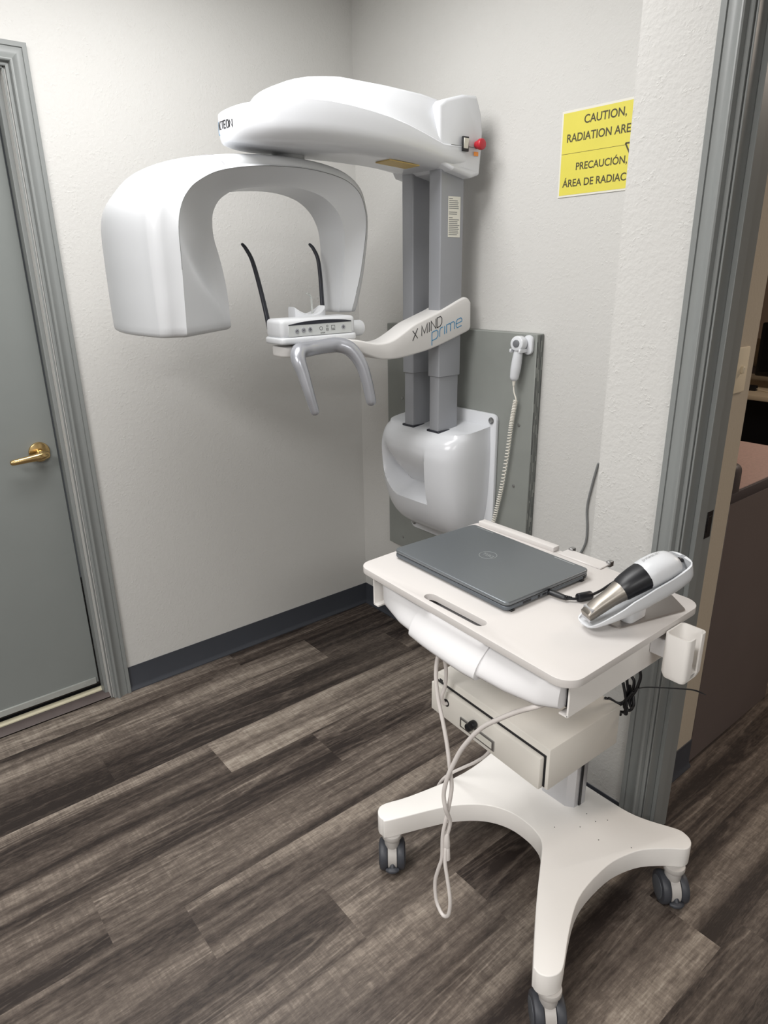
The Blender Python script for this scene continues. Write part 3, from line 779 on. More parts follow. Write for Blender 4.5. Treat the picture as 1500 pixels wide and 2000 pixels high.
# caution notice
sg = thing('caution_sign', 'yellow paper radiation caution notice in English and Spanish taped to the wall', 'sign', (1.118, -.001, 1.692))
b = BM(); prism(b, [(.979, 1.6915), (1.258, 1.694), (1.2575, 1.9125), (.9785, 1.9125)], -.0012, -.0022, 'y'); link('paper', b, PAPER, sg, smooth=False)
b = BM(); prism(b, [(.984, 1.6965), (1.253, 1.699), (1.2525, 1.9065), (.9835, 1.9065)], -.0022, -.0026, 'y'); link('yellow_field', b, YELL, sg, smooth=False)
b = BM(); sf = lambda u, v, h: (u, -.0026-h, v)
text_bm(b, 'CAUTION,', sf, 1.0535, 1.185, 1.8735, 1.8935, .0004, .014)
text_bm(b, 'RADIATION AREA', sf, 1.0, 1.2195, 1.8325, 1.8525, .0004, .014)
text_bm(b, 'PRECAUCIÓN,', sf, 1.0365, 1.1985, 1.7595, 1.7775, .0004, .014)
text_bm(b, 'ÁREA DE RADIACIÓN', sf, .994, 1.2475, 1.718, 1.7365, .0004, .014)
box(b, .984, 1.19, -.003, -.0026, 1.803, 1.8038)
stroke(b, [[(1.189, 1.807), (1.235, 1.807), (1.212, 1.768), (1.189, 1.807)]], .0042, sf, .0004)
link('lettering', b, INK, sg, smooth=False)
# hand trigger, its holder and coiled cord
b = BM(); prism(b, rrect(.918, .953, 1.243, 1.303, .016, 5), -.036, -.048, 'y', .003, 2); box(b, .893, .90, -.085, -.04, 1.25, 1.262, .002, 1); box(b, .93, .937, -.085, -.04, 1.25, 1.262, .002, 1); box(b, .893, .937, -.046, -.036, 1.248, 1.264, .002, 1)
hk = tag(link('wall_holder', b, GLOSS), 'white wall holder gripping the hand switch on the board', 'holder')
tr = thing('exposure_hand_switch', 'white exposure hand switch with ivory coiled cord hanging on the grey board', 'hand switch', (.92, -.066, 1.17))
b = BM()
tube(b, [(.916, -.066, 1.258), (.913, -.066, 1.235), (.908, -.066, 1.20), (.904, -.066, 1.172)], [.013, .0155, .0165, .0145], 16, 5)
cyl(b, (.915, -.052, 1.277), (.919, -.082, 1.279), .0235, 32, .005)
link('grip', b, GLOSS, tr)
b = BM(); cyl(b, (.918, -.079, 1.2785), (.9196, -.085, 1.279), .0115, 24, .0015); o = link('button', b, mat('push_button_grey', (104, 106, 110), .4), tr); o['label'] = 'grey push button'
b = BM(); tube(b, [(.9035, -.066, 1.168), (.9032, -.066, 1.15), (.903, -.066, 1.145)], [.0065, .0045, .0035], 12, 3)
tube(b, [(.903, -.066, 1.15), (.904, -.064, 1.125), (.911, -.062, 1.105), (.9115, -.06, 1.094)], .0023, 10, 6)
link('cord', b, COILW, tr)
axis = cr([(.905, -.055, 1.097), (.897, -.055, 1.05), (.89, -.055, 1.0), (.88, -.055, .91), (.864, -.055, .80), (.847, -.055, .72), (.828, -.057, .645), (.80, -.07, .60)], 30)
pts = []; turns = 62; A = [Vector(a) for a in axis]
for k in range(turns*10+1):
    t = k/(turns*10)*(len(A)-1); i = min(int(t), len(A)-2); f = t-i; c_ = A[i].lerp(A[i+1], f); tg = (A[i+1]-A[i]).normalized()
    nn = tg.cross(Vector((0, 1, 0))).normalized(); bb = tg.cross(nn); an = 2*math.pi*k/10
    pts.append(c_+nn*math.cos(an)*.0058+bb*math.sin(an)*.0058)
b = BM(); tube(b, pts, .0022, 6, 1, dome=False); link('coiled_cord', b, COILW, tr, ang=80)
# grey cable down the wall
b = BM(); tube(b, [(1.417, -.004, 1.05), (1.30, -.004, 1.02), (1.2, -.005, .935), (1.1975, -.005, .927), (1.1854, -.005, .867), (1.174, -.005, .788), (1.181, -.005, .72), (1.180, -.005, .668), (1.158, -.005, .617), (1.12, -.005, .585), (1.08, -.005, .5), (1.07, -.005, .3), (1.07, -.018, .06)][2:], .0035, 10, 6)
tag(link('grey_cable', b, CABG), 'thin grey cable running down the pale wall behind the cart', 'cable')

# ================================================================== MEDICAL CART
CT = thing('medical_cart', 'white rolling medical cart with four castered legs standing on the plank floor', 'cart', (1.515, -.65, 0))
base = [(1.275, -.905), (1.329, -.771), (1.37, -.705), (1.41, -.667), (1.456, -.646), (1.50, -.642), (1.537, -.647), (1.571, -.664), (1.606, -.712), (1.671, -.808), (1.752, -.917), (1.764, -.929), (1.779, -.931), (1.795, -.92), (1.803, -.898), (1.796, -.874), (1.763, -.815), (1.73, -.745), (1.716, -.683), (1.713, -.60), (1.722, -.545), (1.742, -.492), (1.779, -.442), (1.805, -.415), (1.809, -.395), (1.80, -.377), (1.782, -.368), (1.759, -.369), (1.70, -.397), (1.653, -.411), (1.599, -.414), (1.515, -.414), (1.43, -.414), (1.36, -.405), (1.29, -.378), (1.262, -.366), (1.238, -.368), (1.222, -.385), (1.228, -.415), (1.256, -.47), (1.272, -.568), (1.270, -.671), (1.243, -.81), (1.222, -.875), (1.224, -.9), (1.243, -.916), (1.262, -.916)]
b = BM(); prism(b, [tuple(p) for p in cr(base, 3, True)], .113, .17, 'z', .005, 3, ang=60)
ba = link('base', b, CART, CT, ang=45)
b = BM()
for x, y in ((1.601, -.55), (1.585, -.50), (1.632, -.478), (1.655, -.55), (1.615, -.505), (1.72, -.51), (1.56, -.60)): cyl(b, (x, y, .1699), (x, y, .1704), .0014, 6)
o = link('specks', b, BLK2, ba, smooth=False); o['label'] = 'dark specks of dirt'; o['kind'] = 'stuff'
# caster
def caster(cx, cy, first=None):
    if first is None:
        e = bpy.data.objects.new('caster', None); C.objects.link(e); e.parent = CT
        e.location = Vector((cx, cy, 0))-WL[CT.name_full]; WL[e.name_full] = Vector((cx, cy, 0))
        ax = Vector((.626, .78, 0)); fr = Vector((.78, -.626, 0)); c0 = Vector((cx, cy, .04))
        for sg_ in (-1, 1):
            b = BM(); cyl(b, c0+ax*sg_*.0115, c0+ax*sg_*.0335, .04, 36, .007); link('wheel', b, WHEEL, e)
            b = BM(); cyl(b, c0+ax*sg_*.033, c0+ax*sg_*.035, .028, 30, .001); link('hub_cap', b, WHUB, e)
        b = BM(); rings = []
        for a in np.linspace(-25, 205, 15):
            a = math.radians(a); d = fr*math.cos(a)*.037+Vector((0, 0, 1))*math.sin(a)*.037; i_ = d*.62
            rings.append([c0+d+ax*.0115, c0+d-ax*.0115, c0+i_-ax*.0115, c0+i_+ax*.0115])
        loft(b, rings); cyl(b, c0+Vector((0, 0, .03)), (cx, cy, .105), .02, 20, .003); cyl(b, (cx, cy, .098), (cx, cy, .1135), .026, 24, .003)
        link('fork', b, CBODY, e)
        b = BM(); pc = c0+fr*.041-Vector((0, 0, .014))
        tube(b, [pc-ax*.013, pc-ax*.006+fr*.002, pc+ax*.006+fr*.002, pc+ax*.013], [.006, .0085, .0085, .006], 14, 4, flat=.8)
        tube(b, [c0+fr*.03, pc], [.006, .007], 10, 2); link('brake_pedal', b, WHEEL, e)
        return e
    e = first.copy(); C.objects.link(e); e.location = Vector((cx, cy, 0))-WL[CT.name_full]
    for ch in first.children:
        c_ = ch.copy(); C.objects.link(c_); c_.parent = e
    return e
cs = caster(1.263, -.888)
for x, y in ((1.784, -.90), (1.788, -.418), (1.25, -.405)): caster(x, y, cs)
# column
b = BM(); prism(b, [(1.446, -.49), (1.458, -.521), (1.533, -.521), (1.551, -.508), (1.556, -.476), (1.556, -.468), (1.446, -.468)], .168, .84, 'z', .001, 1)
cl_ = link('column', b, ALU, CT, ang=20)
b = BM(); box(b, 1.5535, 1.5565, -.494, -.486, .172, .82); o = link('groove', b, BLACK, cl_, smooth=False)
b = BM(); box(b, 1.42, 1.58, -.61, -.470, .80, .838, .003, 1); box(b, 1.42, 1.58, -.66, -.605, .80, .886, .003, 1); link('top_bracket', b, CART, CT)
b = BM(); box(b, 1.46, 1.54, -.585, -.515, .50, .58, .003, 1); link('drawer_bracket', b, CART, CT)
# tabletop with its hand slot
tp = rpoly([(1.257, -.9675), (1.834, -.9975), (1.829, -.583), (1.247, -.571)], [.032, .034, .034, .03], 7)
def stadium(cx, cy, L_, r, rot, n=9):
    out = []
    for s_, a0 in ((1, -90), (-1, 90)):
        for k in range(n+1):
            a = math.radians(a0+180*k/n); x = s_*L_/2+r*math.cos(a); y = r*math.sin(a)
            out.append((cx+x*math.cos(rot)-y*math.sin(rot), cy+x*math.sin(rot)+y*math.cos(rot)))
    return out
b = BM(); prism(b, tp, .8855, .9, 'z', .004, 3, ang=60, holes=[stadium(1.540, -.9545, .134, .0125, math.radians(-1.2))])
link('tabletop', b, TOPW, CT, ang=45)
b = BM(); prism(b, [(1.27, -.975+.0), (1.275, -.935), (1.33, -.93)], .9, .9, 'z') if False else None
b.free()
b = BM(); box(b, 1.262, 1.492, -.597, -.574, .899, .9115, .003, 2); link('rear_lip', b, TOPW, CT)
b = BM(); box(b, 1.506, 1.615, -.598, -.560, .899, .9035, .0015, 1); hp = link('hinge_plate', b, TOPW, CT)
for x in (1.509, 1.606):
    b = BM(); box(b, x, x+.011, -.566, -.552, .896, .908, .001, 1); link('clip', b, STEEL, hp)
# side panels under the top
b = BM(); box(b, 1.798, 1.8015, -.947, -.62, .80, .886); box(b, 1.783, 1.8, -.947, -.62, .7985, .802); link('side_panel', b, CART, CT, smooth=False)
b = BM(); box(b, 1.2805, 1.284, -.945, -.62, .806, .886); box(b, 1.282, 1.297, -.945, -.62, .8045, .808); link('side_panel', b, CART, CT, smooth=False)
b = BM(); box(b, 1.284, 1.798, -.66, -.64, .815, .886); link('rear_panel', b, CART, CT, smooth=False)
b = BM(); box(b, 1.782, 1.797, -.94, -.7, .812, .856, .001, 1); o = link('slide_rail', b, BLACK, CT)
# keyboard tray with bowed front
XT = [1.289, 1.291, 1.32, 1.40, 1.50, 1.60, 1.70, 1.76, 1.79, 1.792]
YT = [-.90, -.930, -.944, -.951, -.956, -.960, -.965, -.965, -.955, -.90]
YB = [-.90, -.926, -.947, -.974, -.990, -.998, -.994, -.983, -.962, -.90]
def tray_bm(xs, out, zt, zb, back):
    b = BM(); rings = []
    for x in xs:
        yt = float(np.interp(x, XT, YT))-out*.3; yb = float(np.interp(x, XT, YB))-out
        f = []
        for t in np.linspace(0, 1, 9):
            y = yt+(yb-yt)*(1-(1-t)**1.7); z = zt+(zb+.010-zt)*t
            f.append((x, y, z))
        f += [(x, yb+.001, zb+.006), (x, yb+.004, zb+.002), (x, yb+.010, zb), (x, back, zb), (x, back, zt), (x, yt+.006, zt), (x, yt+.002, zt+.0005)]
        rings.append(f)
    loft(b, rings); return b
xs_ = [p[0] for p in cr([(1.289, 0), (1.2893, 0), (1.290, 0), (1.2925, 0), (1.30, 0), (1.32, 0), (1.36, 0), (1.40, 0), (1.45, 0), (1.50, 0), (1.55, 0), (1.60, 0), (1.65, 0), (1.70, 0), (1.735, 0), (1.76, 0), (1.78, 0), (1.788, 0), (1.791, 0), (1.792, 0)], 2)]
ty = link('keyboard_tray', tray_bm(xs_, 0, .8645, .815, -.70), TRAYW, CT, ang=50)
b = BM(); prism(b, [(1.30, -.937), (1.40, -.946), (1.60, -.955), (1.70, -.960), (1.782, -.958), (1.785, -.72), (1.30, -.72)], .8635, .8662, 'z'); link('tray_insert', b, INSG, ty, smooth=False)
link('tray_pull', tray_bm([1.447, 1.4475, 1.46, 1.49, 1.52, 1.55, 1.58, 1.61, 1.636, 1.6385, 1.639], .0065, .868, .8105, -.93), TRAYW, ty, ang=50)
# drawer unit hung below
F0 = np.array((1.334, -.800)); F1 = np.array((1.6855, -.8225)); ud = (F1-F0)/np.linalg.norm(F1-F0); nd = np.array((ud[1], -ud[0]))
def fp(u, d, z): p = F0+ud*u+nd*d; return (p[0], p[1], z)
WU = float(np.linalg.norm(F1-F0))
b = BM(); prism(b, [tuple(F0), tuple(F1), (1.691, -.585), (1.340, -.575)], .498, .598, 'z', .003, 2)
du = link('drawer_unit', b, BOXC, CT)
def fbox(bm, u0, u1, d0, d1, z0, z1, bev=0.0): box(bm, u0, u1, d0, d1, z0, z1, bev, 2, xf=lambda c: Vector(fp(c.x, c.y, c.z)))
b = BM(); fbox(b, .004, WU-.008, -.001, .0008, .502, .580); link('drawer_gap', b, BLACK, du, smooth=False)
b = BM(); fbox(b, -.004, WU-.012, .0005, .014, .499, .5755, .003); dw = link('drawer_front', b, BOXC, du)
b = BM(); fbox(b, .103, .213, .0138, .0175, .512, .538, .0012); lh = link('label_holder', b, STEEL, du)
b = BM(); fbox(b, .109, .207, .0172, .0180, .517, .533); link('card', b, PAPER, du, smooth=False)
b = BM()
for u, z in ((.141, .5355), (.152, .549)):
    cyl(b, fp(u, .016, z), fp(u, .030, z), .0095, 24, .003)
o = link('knob', b, BLACK, du); o['label'] = 'black double knob'
b = BM(); cyl(b, fp(.052, .0135, .546), fp(.052, .0152, .546), .0095, 24); o = link('cable_hole', b, BLACK, du)
b = BM(); fbox(b, .012, .022, .0004, .002, .580, .586); link('catch', b, BLACK, du, smooth=False)
# cup holder on the right side panel
b = BM()
def cup_ring(z, s, inner): 
    x0, x1, y0, y1 = 1.832, 1.879, -.722, -.660
    cx, cy = (x0+x1)/2, (y0+y1)/2; o_ = []
    t = .003 if inner else 0
    return [(cx+(px-cx)*s, cy+(py-cy)*s) for px, py in rrect(x0+t, x1-t, y0+t, y1-t, .009-t*.5, 4)]
def cup():
    b = BM(); n = 24
    def open_ring(z, s, inner, slot):
        pts = cup_ring(z, s, inner)
        # cut the slot in the +x side: start just past the slot and go round
        ys0, ys1 = -.700, -.678
        x1 = max(p[0] for p in pts)
        body = []
        order = sorted(range(len(pts)), key=lambda i: (math.atan2(pts[i][1]+.691, pts[i][0]-1.8555)) % (2*math.pi))
        body = [pts[i] for i in order]
        return [(x1, ys1)]+body+[(x1, ys0)]
    outer = []; inner = []
    for z, s in ((.801, .86), (.812, 1.0), (.89, 1.0)):
        outer.append([(p[0], p[1], z) for p in open_ring(z, s, False, True)])
    for z, s in ((.804, .86), (.813, 1.0), (.89, 1.0)):
        inner.append([(p[0], p[1], z) for p in open_ring(z, s, True, True)])
    # wall = outer up, over the rim, inner down; open only at the slot ends which are closed by the section faces
    loft(b, outer+inner[::-1], caps=False, closed=False)
    t = BM()
    for e_ in (0, -1):
        prof = [r[e_] for r in outer]+[r[e_] for r in inner[::-1]]
        vs = [t.verts.new(vec(p)) for p in prof]; t.faces.new(vs)
    merge(b, t)
    x0, x1, y0, y1 = 1.835, 1.876, -.7175, -.6645
    prism(b, [(1.8555+(p[0]-1.8555)*.86, -.691+(p[1]+.691)*.86) for p in rrect(1.832, 1.879, -.722, -.660, .009, 4)], .801, .804, 'z')
    prism(b, rrect(1.8345, 1.8765, -.7195, -.6625, .009, 4), .8115, .814, 'z')
    return b
ch = link('cup_holder', cup(), CART, CT, ang=40)
b = BM(); box(b, 1.8012, 1.8335, -.71, -.672, .832, .868, .002, 1); link('cup_bracket', b, TRAYW, CT)

# ================================================================== LAPTOP AND CABLE
LP = thing('laptop', 'closed dark grey laptop lying on the white tabletop', 'laptop', (1.452, -.768, .9))
LR = math.radians(-1.95); LC, LS = math.cos(LR), math.sin(LR)
def lp(c): return Vector((1.452+c.x*LC-c.y*LS, -.768+c.x*LS+c.y*LC, c.z))
LW, LD = .337, .244
b = BM(); prism(b, rrect(-LW/2, LW/2, -LD/2, LD/2, .012, 5), .9035, .9125, 'z', .0025, 3, xf=lp); lb = link('base', b, LAPB, LP)
b = BM(); prism(b, rrect(-LW/2+.001, LW/2-.001, -LD/2+.001, LD/2-.001, .012, 5), .9125, .9138, 'z', 0, xf=lp); link('gap', b, BLACK, LP)
b = BM(); prism(b, rrect(-LW/2, LW/2, -LD/2, LD/2, .012, 5), .9136, .9215, 'z', .0022, 3, xf=lp); ld = link('lid', b, LAP, LP)
for x in (-.15, .15):
    for y in (-.105, .1):
        b = BM(); box(b, x-.02, x+.02, y-.005, y+.005, .9, .9042, .001, 1, xf=lp); link('foot', b, BLACK, LP)
for x in (-.122, .11):
    b = BM(); box(b, x-.026, x+.026, LD/2-.0095, LD/2-.0065, .9211, .9218, xf=lp); o = link('hinge_strip', b, LOGO, ld, smooth=False)
b = BM()
def lg(u, v, h): return lp(Vector((-.012-u, .012-v, .9215+h)))
stroke(b, [[(.019*math.cos(a), .019*math.sin(a)) for a in np.linspace(0, 2*math.pi, 40)]], .0013, lg, .0003)
text_bm(b, 'DELL', lg, -.0145, .0145, -.0047, .0047, .0003)
o = link('logo', b, LOGO, ld, smooth=False); o['label'] = 'silver ring logo with letters'
for y0, y1, z0, z1 in ((-.077, -.055, .9065, .9105), (-.035, -.029, .906, .911), (-.022, -.012, .907, .910), (.103, .109, .905, .911)):
    b = BM(); box(b, LW/2-.0015, LW/2+.0006, y0, y1, z0, z1, 0, 1, xf=lp)
    link('port', b, BLACK, lb, smooth=False)
b = BM(); prism(b, rpoly([(-.172, -.108), (-.160, -.118), (-.150, -.112), (-.150, -.095)], 0), .9005, .905, 'z', .001, 1, xf=lp) if False else box(b, -.176, -.150, -.112, -.092, .9005, .9055, .002, 1, xf=lp)
o = link('rubber_bumper', b, BLACK, LP)
uc = thing('usb_cable', 'black cable with a ferrite bead plugged into the laptop', 'cable', (1.66, -.75, .9))
b = BM(); P0 = Vector((1.620, -.776, .9085)); P1 = Vector((1.654, -.772, .9075))
tube(b, [P0, P0.lerp(P1, .5), P1], [.0062, .0068, .006], 12, 3, flat=.75); link('plug', b, BLACK, uc)
b = BM()
for k in range(4): 
    q = P1.lerp(Vector((1.664, -.764, .907)), (k+.5)/4); cyl(b, q-Vector((.0012, -.0004, 0)), q+Vector((.0012, -.0004, 0)), .0048-.0004*k, 12)
tube(b, [P1, (1.664, -.765, .9065), (1.672, -.755, .9065), (1.679, -.735, .907), (1.684, -.70, .910), (1.690, -.66, .920), (1.700, -.63, .921), (1.715, -.615, .912), (1.735, -.6, .904), (1.76, -.59, .9035)], .0027, 10, 6); link('wire', b, BLACK, uc)
b = BM(); cyl(b, (1.6715, -.757, .9085), (1.6815, -.726, .9085), .0085, 20, .003); link('ferrite_bead', b, BLACK, uc)

# ================================================================== INTRAORAL SCANNER IN ITS CRADLE
SD = thing('scanner_cradle', 'white scanner cradle on a metal foot at the right end of the tabletop', 'cradle', (1.785, -.70, .9))
b = BM(); prism(b, rpoly([(1.752, -.792), (1.783, -.789), (1.824, -.636), (1.777, -.600), (1.76, -.604)], [.012, .012, .010, .010, .01], 4), .9, .9035, 'z', .001, 1); link('foot_plate', b, ALU2, SD)
N0 = Vector((1.743, -.842, .911)); F0_ = Vector((1.8235, -.652, .986)); AX = (F0_-N0); SL = AX.length; AX.normalize()
SS = AX.cross(Vector((0, 0, 1))).normalized(); SU = SS.cross(AX).normalized()
b = BM(); prism(b, rrect(1.765, 1.79, -.765, -.71, .01, 4), .9025, .932, 'z', .003, 2); link('stand', b, SATIN, SD)
def shell():
    WT = [0, .004, .012, .03, .06, .10, .16, .3, .5, .7, .85, .92, .955, .98, .993, 1.0]
    WV = [.003, .010, .0155, .0205, .0238, .0262, .0292, .0345, .037, .037, .0355, .0345, .032, .026, .018, .005]
    ts = sorted(set(WT+[.02, .08, .13, .22, .4, .6, .78, .97]))
    W = lambda t: float(np.interp(t, WT, WV))
    RIM = lambda t: float(np.interp(t, [0, .1, .25, .4, .6, .8, .93, 1.0], [.004, .006, .012, .020, .025, .027, .031, .034]))
    BT = lambda t: float(np.interp(t, [0, .012, .06, .2, .5, .8, .92, .96, .985, 1.0], [.0025, -.001, -.005, -.010, -.015, -.014, -.009, -.003, .008, .030]))
    outer = []; inner = []
    th = .0032
    def sec(w_, b_, r_):
        out = []
        for a in np.linspace(-90, 90, 17):
            a = math.radians(a); s_ = math.sin(a); q = abs(math.cos(a))**.6
            out.append((math.copysign(abs(s_)**.7, s_)*w_, r_-(r_-b_)*q))
        return out
    for t in ts:
        outer.append([N0+AX*(SL*t)+SS*x+SU*z for x, z in sec(W(t), BT(t), RIM(t))])
        tb = .018+t*.960
        inner.append([N0+AX*(SL*tb)+SS*x+SU*z for x, z in sec(max(W(tb)-th, .002)*(1 if 0 < t < 1 else .2), min(BT(tb)+th, RIM(t)-.0005), RIM(t))])
    b = BM()
    loft(b, [o_+i_[::-1] for o_, i_ in zip(outer, inner)])
    return b
link('shell', shell(), SATIN, SD, ang=50)
SC = thing('intraoral_scanner', 'handheld scanner with steel tip and black grip lying in the white cradle', 'scanner', (1.785, -.74, .93))
def ell(c, w_, h_, n=24, e=2.4, ax=AX):
    out = []; w_ *= 1.12; h_ *= 1.08
    for k in range(n):
        a = 2*math.pi*k/n; ca_, sa_ = math.cos(a), math.sin(a)
        out.append(Vector(c)+SS*math.copysign(abs(ca_)**(2/e), ca_)*w_+SU*math.copysign(abs(sa_)**(2/e), sa_)*h_)
    return out
HC = lambda d, u: N0+AX*(d*.90)+SU*(u*1.03)
b = BM(); loft(b, [ell(HC(d, u), w_, h_, e=e) for d, u, w_, h_, e in ((.012, .014, .0115, .0065, 4), (.0125, .0145, .0125, .0075, 4), (.022, .0165, .0128, .0095, 3.6), (.045, .0205, .0135, .0115, 3), (.07, .0245, .015, .0125, 2.6), (.088, .0275, .0172, .0150, 2.4), (.096, .0285, .0185, .0165, 2.3), (.1, .029, .0185, .0165, 2.3))])
link('steel_sleeve', b, BRUSH, SC, ang=50)
b = BM(); t_ = [HC(.0118, .0075)+SS*s_ for s_ in (-.0105, .0105)]
loft(b, [[HC(.010, .008)+SS*-.0135, HC(.010, .008)+SS*.0135, HC(.0215, .0272)+SS*.013, HC(.0215, .0272)+SS*-.013], [HC(.0135, .008)+SS*-.0135, HC(.0135, .008)+SS*.0135, HC(.026, .0266)+SS*.013, HC(.026, .0266)+SS*-.013]])
o = link('tip_window', b, ALU, SC, ang=20); o['label'] = 'bright flat tip face'
b = BM(); loft(b, [ell(HC(d, u), w_, h_, e=2.3) for d, u, w_, h_ in ((.093, .0285, .0178, .016), (.099, .0292, .0198, .018), (.11, .031, .0212, .0192), (.13, .033, .0235, .0205), (.148, .034, .0248, .0212), (.152, .034, .0248, .0212))])
link('grip', b, BLACK, SC, ang=50)
b = BM(); loft(b, [ell(HC(d, u), w_, h_, e=2.5) for d, u, w_, h_ in ((.147, .034, .0243, .0208), (.150, .034, .0254, .0218), (.165, .0345, .0262, .0226), (.185, .0345, .0262, .0226), (.20, .0335, .0255, .0215), (.212, .032, .024, .0195), (.219, .031, .021, .0165), (.2215, .0305, .0165, .0125))])
bd = link('body', b, SATIN, SC, ang=50)
b = BM(); tube(b, [HC(.216, .03), HC(.228, .03), HC(.236, .026)], [.006, .0055, .004], 12, 3); link('cord_boot', b, BLACK, SC)
def bodytop(u, v, h):
    d = .158+u; x = v; z = .0345+.0244*max(0, 1-abs(x/.0293)**2.5)**(1/2.5)
    return HC(d, z+h)-SS*x
b = BM(); stroke(b, [[(p[0], -p[1]) for p in pl] if False else pl for pl in sweepmark(b, 'Primescan'.replace('P', 'p'), 0, .004, .0056, .0034, .0012)], .0006, lambda u, v, h: bodytop(u, v, h+.0002), .0003)
link('lettering', b, mat('faint_print', (168, 168, 168), .5), bd, smooth=False)

# ================================================================== LOOSE CABLES ON THE CART
b = BM()
tube(b, [(1.530, -.965, .83), (1.521, -.972, .805), (1.511, -.97, .778), (1.509, -.97, .74), (1.516, -.97, .695), (1.531, -.97, .648), (1.544, -.97, .6), (1.553, -.97, .549), (1.5535, -.964, .50), (1.546, -.964, .443), (1.541, -.968, .40), (1.536, -.97, .36), (1.535, -.97, .30), (1.526, -.97, .265), (1.515, -.97, .216), (1.518, -.97, .169), (1.53, -.97, .146), (1.543, -.97, .139), (1.556, -.97, .15), (1.562, -.97, .175), (1.562, -.97, .208), (1.553, -.97, .255), (1.545, -.97, .294), (1.542, -.966, .33)], .0042, 10, 6)
wc1 = tag(link('white_cable', b, CABW), 'white cable hanging in a long loop from the tray pull', 'cable')
b = BM(); cyl(b, (1.537, -.962, .365), (1.541, -.962, .33), .0075, 18, .002); cyl(b, (1.5405, -.962, .333), (1.5445, -.963, .298), .0066, 18, .002)
link('connector', b, CABW, wc1)
b = BM()
tube(b, [(1.775, -.93, .815), (1.752, -.97, .806), (1.714, -.972, .775), (1.674, -.972, .737), (1.641, -.972, .703), (1.613, -.972, .664), (1.584, -.972, .614), (1.566, -.974, .569), (1.554, -.977, .532), (1.545, -.978, .484), (1.549, -.975, .445), (1.545, -.958, .40), (1.539, -.960, .36)], .0046, 10, 6)
tag(link('white_cable', b, CABW), 'white cable slanting from under the tray right end, twisted round the looped cable', 'cable')
b = BM()
tube(b, [(1.408, -.90, .80), (1.407, -.86, .72), (1.404, -.84, .66), (1.395, -.832, .604), (1.388, -.835, .575), (1.386, -.830, .556), (1.387, -.824, .547), (1.388, -.812, .545)], .0044, 10, 6)
tag(link('white_cable', b, CABW), 'short white cable running from the tray down into the round drawer hole', 'cable')
b = BM()
tube(b, [(1.47, -.69, .49), (1.421, -.70, .369), (1.37, -.69, .30), (1.32, -.68, .245), (1.275, -.68, .197), (1.245, -.688, .158), (1.225, -.69, .11), (1.22, -.68, .05), (1.235, -.65, .006)], .0042, 10, 6)
tag(link('white_cable', b, CABW), 'white cable dropping from under the drawer unit past the left edge of the cart base', 'cable')
# black bundle behind the tabletop
bu = thing('black_cable_bundle', 'tangled black cables tied below the back right of the tabletop', 'cables', (1.69, -.56, .56))
rr = random.Random(5)
for k, pts in enumerate(([(1.682, -.62, .80), (1.681, -.57, .70), (1.684, -.56, .645), (1.687, -.557, .62), (1.685, -.56, .596), (1.675, -.57, .588), (1.66, -.585, .60)],
            [(1.688, -.62, .80), (1.69, -.565, .70), (1.692, -.56, .665), (1.699, -.558, .652), (1.697, -.556, .627), (1.69, -.56, .60), (1.672, -.575, .582), (1.655, -.59, .60)],
            [(1.70, -.62, .80), (1.706, -.57, .71), (1.713, -.56, .675), (1.711, -.56, .652), (1.704, -.557, .628), (1.695, -.56, .605), (1.70, -.56, .588), (1.706, -.56, .596), (1.70, -.555, .612)],
            [(1.686, -.55, .63), (1.692, -.552, .61), (1.703, -.556, .592), (1.698, -.56, .577), (1.688, -.565, .582), (1.690, -.565, .60), (1.70, -.56, .625)],
            [(1.678, -.565, .64), (1.686, -.565, .615), (1.692, -.565, .59), (1.690, -.565, .572), (1.683, -.567, .568)])):
    b = BM(); tube(b, pts, .0033, 10, 6); link('cable', b, BLACK, bu)
b = BM(); tube(b, [(1.690, -.56, .578), (1.691, -.562, .566)], .005, 10, 2); box(b, 1.677, 1.683, -.567, -.562, .556, .568, .001, 1); link('plug', b, BLACK, bu)
b = BM(); tube(b, [(1.700, -.56, .628), (1.708, -.56, .638), (1.731, -.56, .654), (1.771, -.56, .673), (1.802, -.56, .687), (1.827, -.56, .697), (1.842, -.56, .699), (1.852, -.56, .699)], [.0022]*7+[.0012], 8, 6, flat=.6)
o = link('tie_tail', b, BLACK, bu); o['label'] = 'long thin tie tail sticking out sideways'

# ================================================================== THE HALL AND RECEPTION
ls_ = thing('light_switch', 'ivory light switch on the narrow hall wall beyond the doorway', 'switch', (1.569, .008, 1.19))
b = BM(); prism(b, rrect(-.03, .042, 1.195, 1.309, .005, 3), 1.5683, 1.573, 'x', .002, 2); link('plate', b, SWIV, ls_)
b = BM(); box(b, 1.572, 1.582, .002, .010, 1.245, 1.262, .002, 1); link('toggle', b, SWIV, ls_)
co = thing('reception_counter', 'dark taupe reception counter with pale speckled top through the doorway', 'counter', (1.2, .37, 0))
b = BM(); box(b, .55, 1.5655, .09, .645, 0, .876, .002, 1); link('cabinet', b, COUNT, co)
b = BM(); prism(b, [(.54, .088), (1.567, .088), (1.567, .655), (.54, .655)], .876, .907, 'z', .003, 2); link('counter_edge', b, COUNTD, co)
b = BM(); prism(b, rpoly([(.545, .13), (1.560, .13), (1.560, .70), (.545, .70)], .01, 3), .9068, .9095, 'z'); link('counter_top', b, PINK, co)
b = BM(); prism(b, rpoly([(1.567, .905), (1.567, .985), (1.30, .985), (1.30, .905)], [.0, .02, .02, .0], 4), .088, .128, 'y', .003, 2); o = link('counter_upstand', b, COUNTD, co)
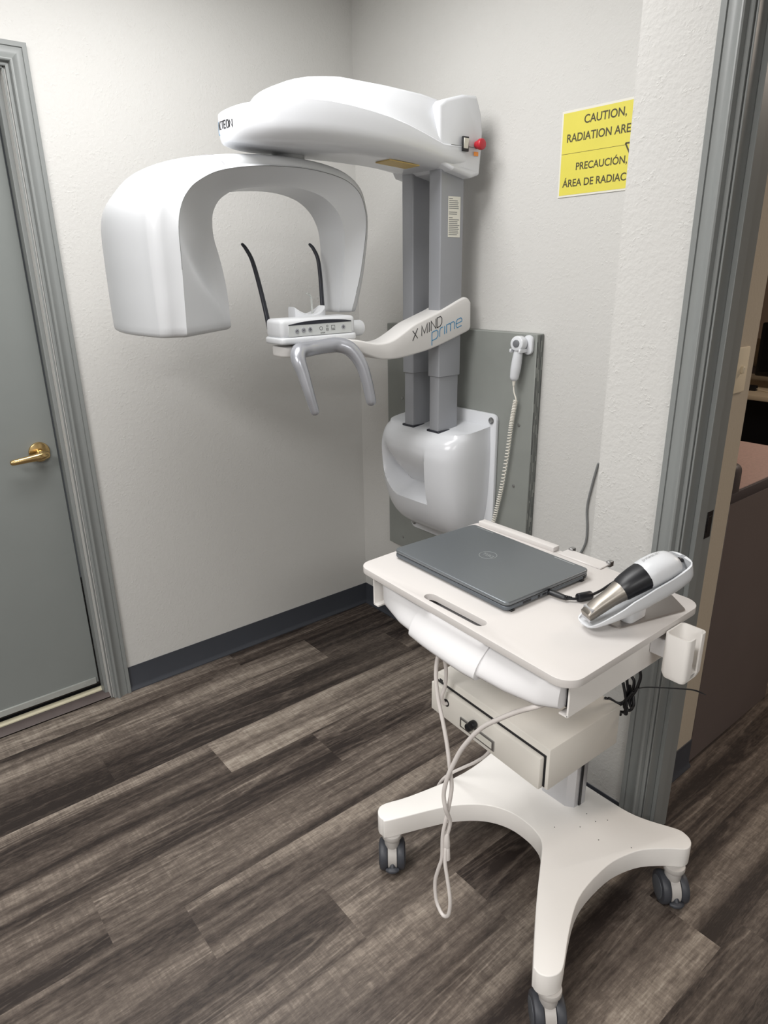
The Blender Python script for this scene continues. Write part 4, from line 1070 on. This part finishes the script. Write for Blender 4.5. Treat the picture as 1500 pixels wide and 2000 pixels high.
dk = thing('desk', 'long beige desk against the far hall wall with its kneespace shade painted black', 'desk', (.3, 2.95, 0))
b = BM(); box(b, -.9, 1.3, 2.55, 3.45, .722, .752, .004, 2); link('desktop', b, DESKT, dk)
b = BM(); box(b, -.9, 1.3, 2.62, 2.66, 0, .722); box(b, -.9, -.86, 2.66, 3.45, 0, .722); box(b, 1.26, 1.3, 2.66, 3.45, 0, .722); link('kneespace_shade', b, BLACK, dk, smooth=False)  # black sheet and sides paint in the shade of the kneespace
b = BM(); box(b, -.9, 1.3, 3.44, 3.485, .752, .80); link('desk_upstand', b, COUNTD, dk, smooth=False)
oc = thing('wall_cabinet', 'taupe cabinet hung above the far desk', 'cabinet', (.3, 3.3, 1.0))
b = BM(); box(b, -.9, 1.3, 3.2, 3.49, 1.02, 1.9, .003, 1); link('cabinet_body', b, mat('cabinet_taupe', (150, 132, 118), .5, var=.05), oc)
mo = thing('computer_monitor', 'black computer monitor standing on the far desk', 'monitor', (.72, 2.85, .752))
b = BM(); box(b, .435, 1.0, 2.80, 2.84, .832, 1.16, .012, 3); link('screen_case', b, BLACK, mo)
b = BM(); box(b, .465, .97, 2.797, 2.801, .862, 1.13); link('screen', b, mat('screen_glass', (12, 14, 18), .12), mo)
b = BM(); tube(b, [(.72, 2.86, .762), (.72, 2.86, .87)], .03, 16, 2); prism(b, rrect(.55, .89, 2.74, 2.95, .06, 5), .752, .764, 'z', .003, 2); link('stand', b, BLACK, mo)
pa = thing('plug_adapter', 'small black plug adapter with a pale cord on the far desk', 'adapter', (.47, 2.72, .752))
b = BM(); box(b, .43, .50, 2.70, 2.735, .752, .785, .004, 2); link('adapter_body', b, BLACK, pa)
b = BM(); box(b, .405, .43, 2.705, 2.715, .765, .769); box(b, .405, .43, 2.722, 2.731, .765, .769); link('prongs', b, BRASS, pa, smooth=False)
b = BM(); tube(b, [(.50, 2.717, .766), (.56, 2.71, .757), (.64, 2.7, .7555), (.75, 2.68, .7555)], .003, 8, 5); link('cord', b, SWIV, pa)
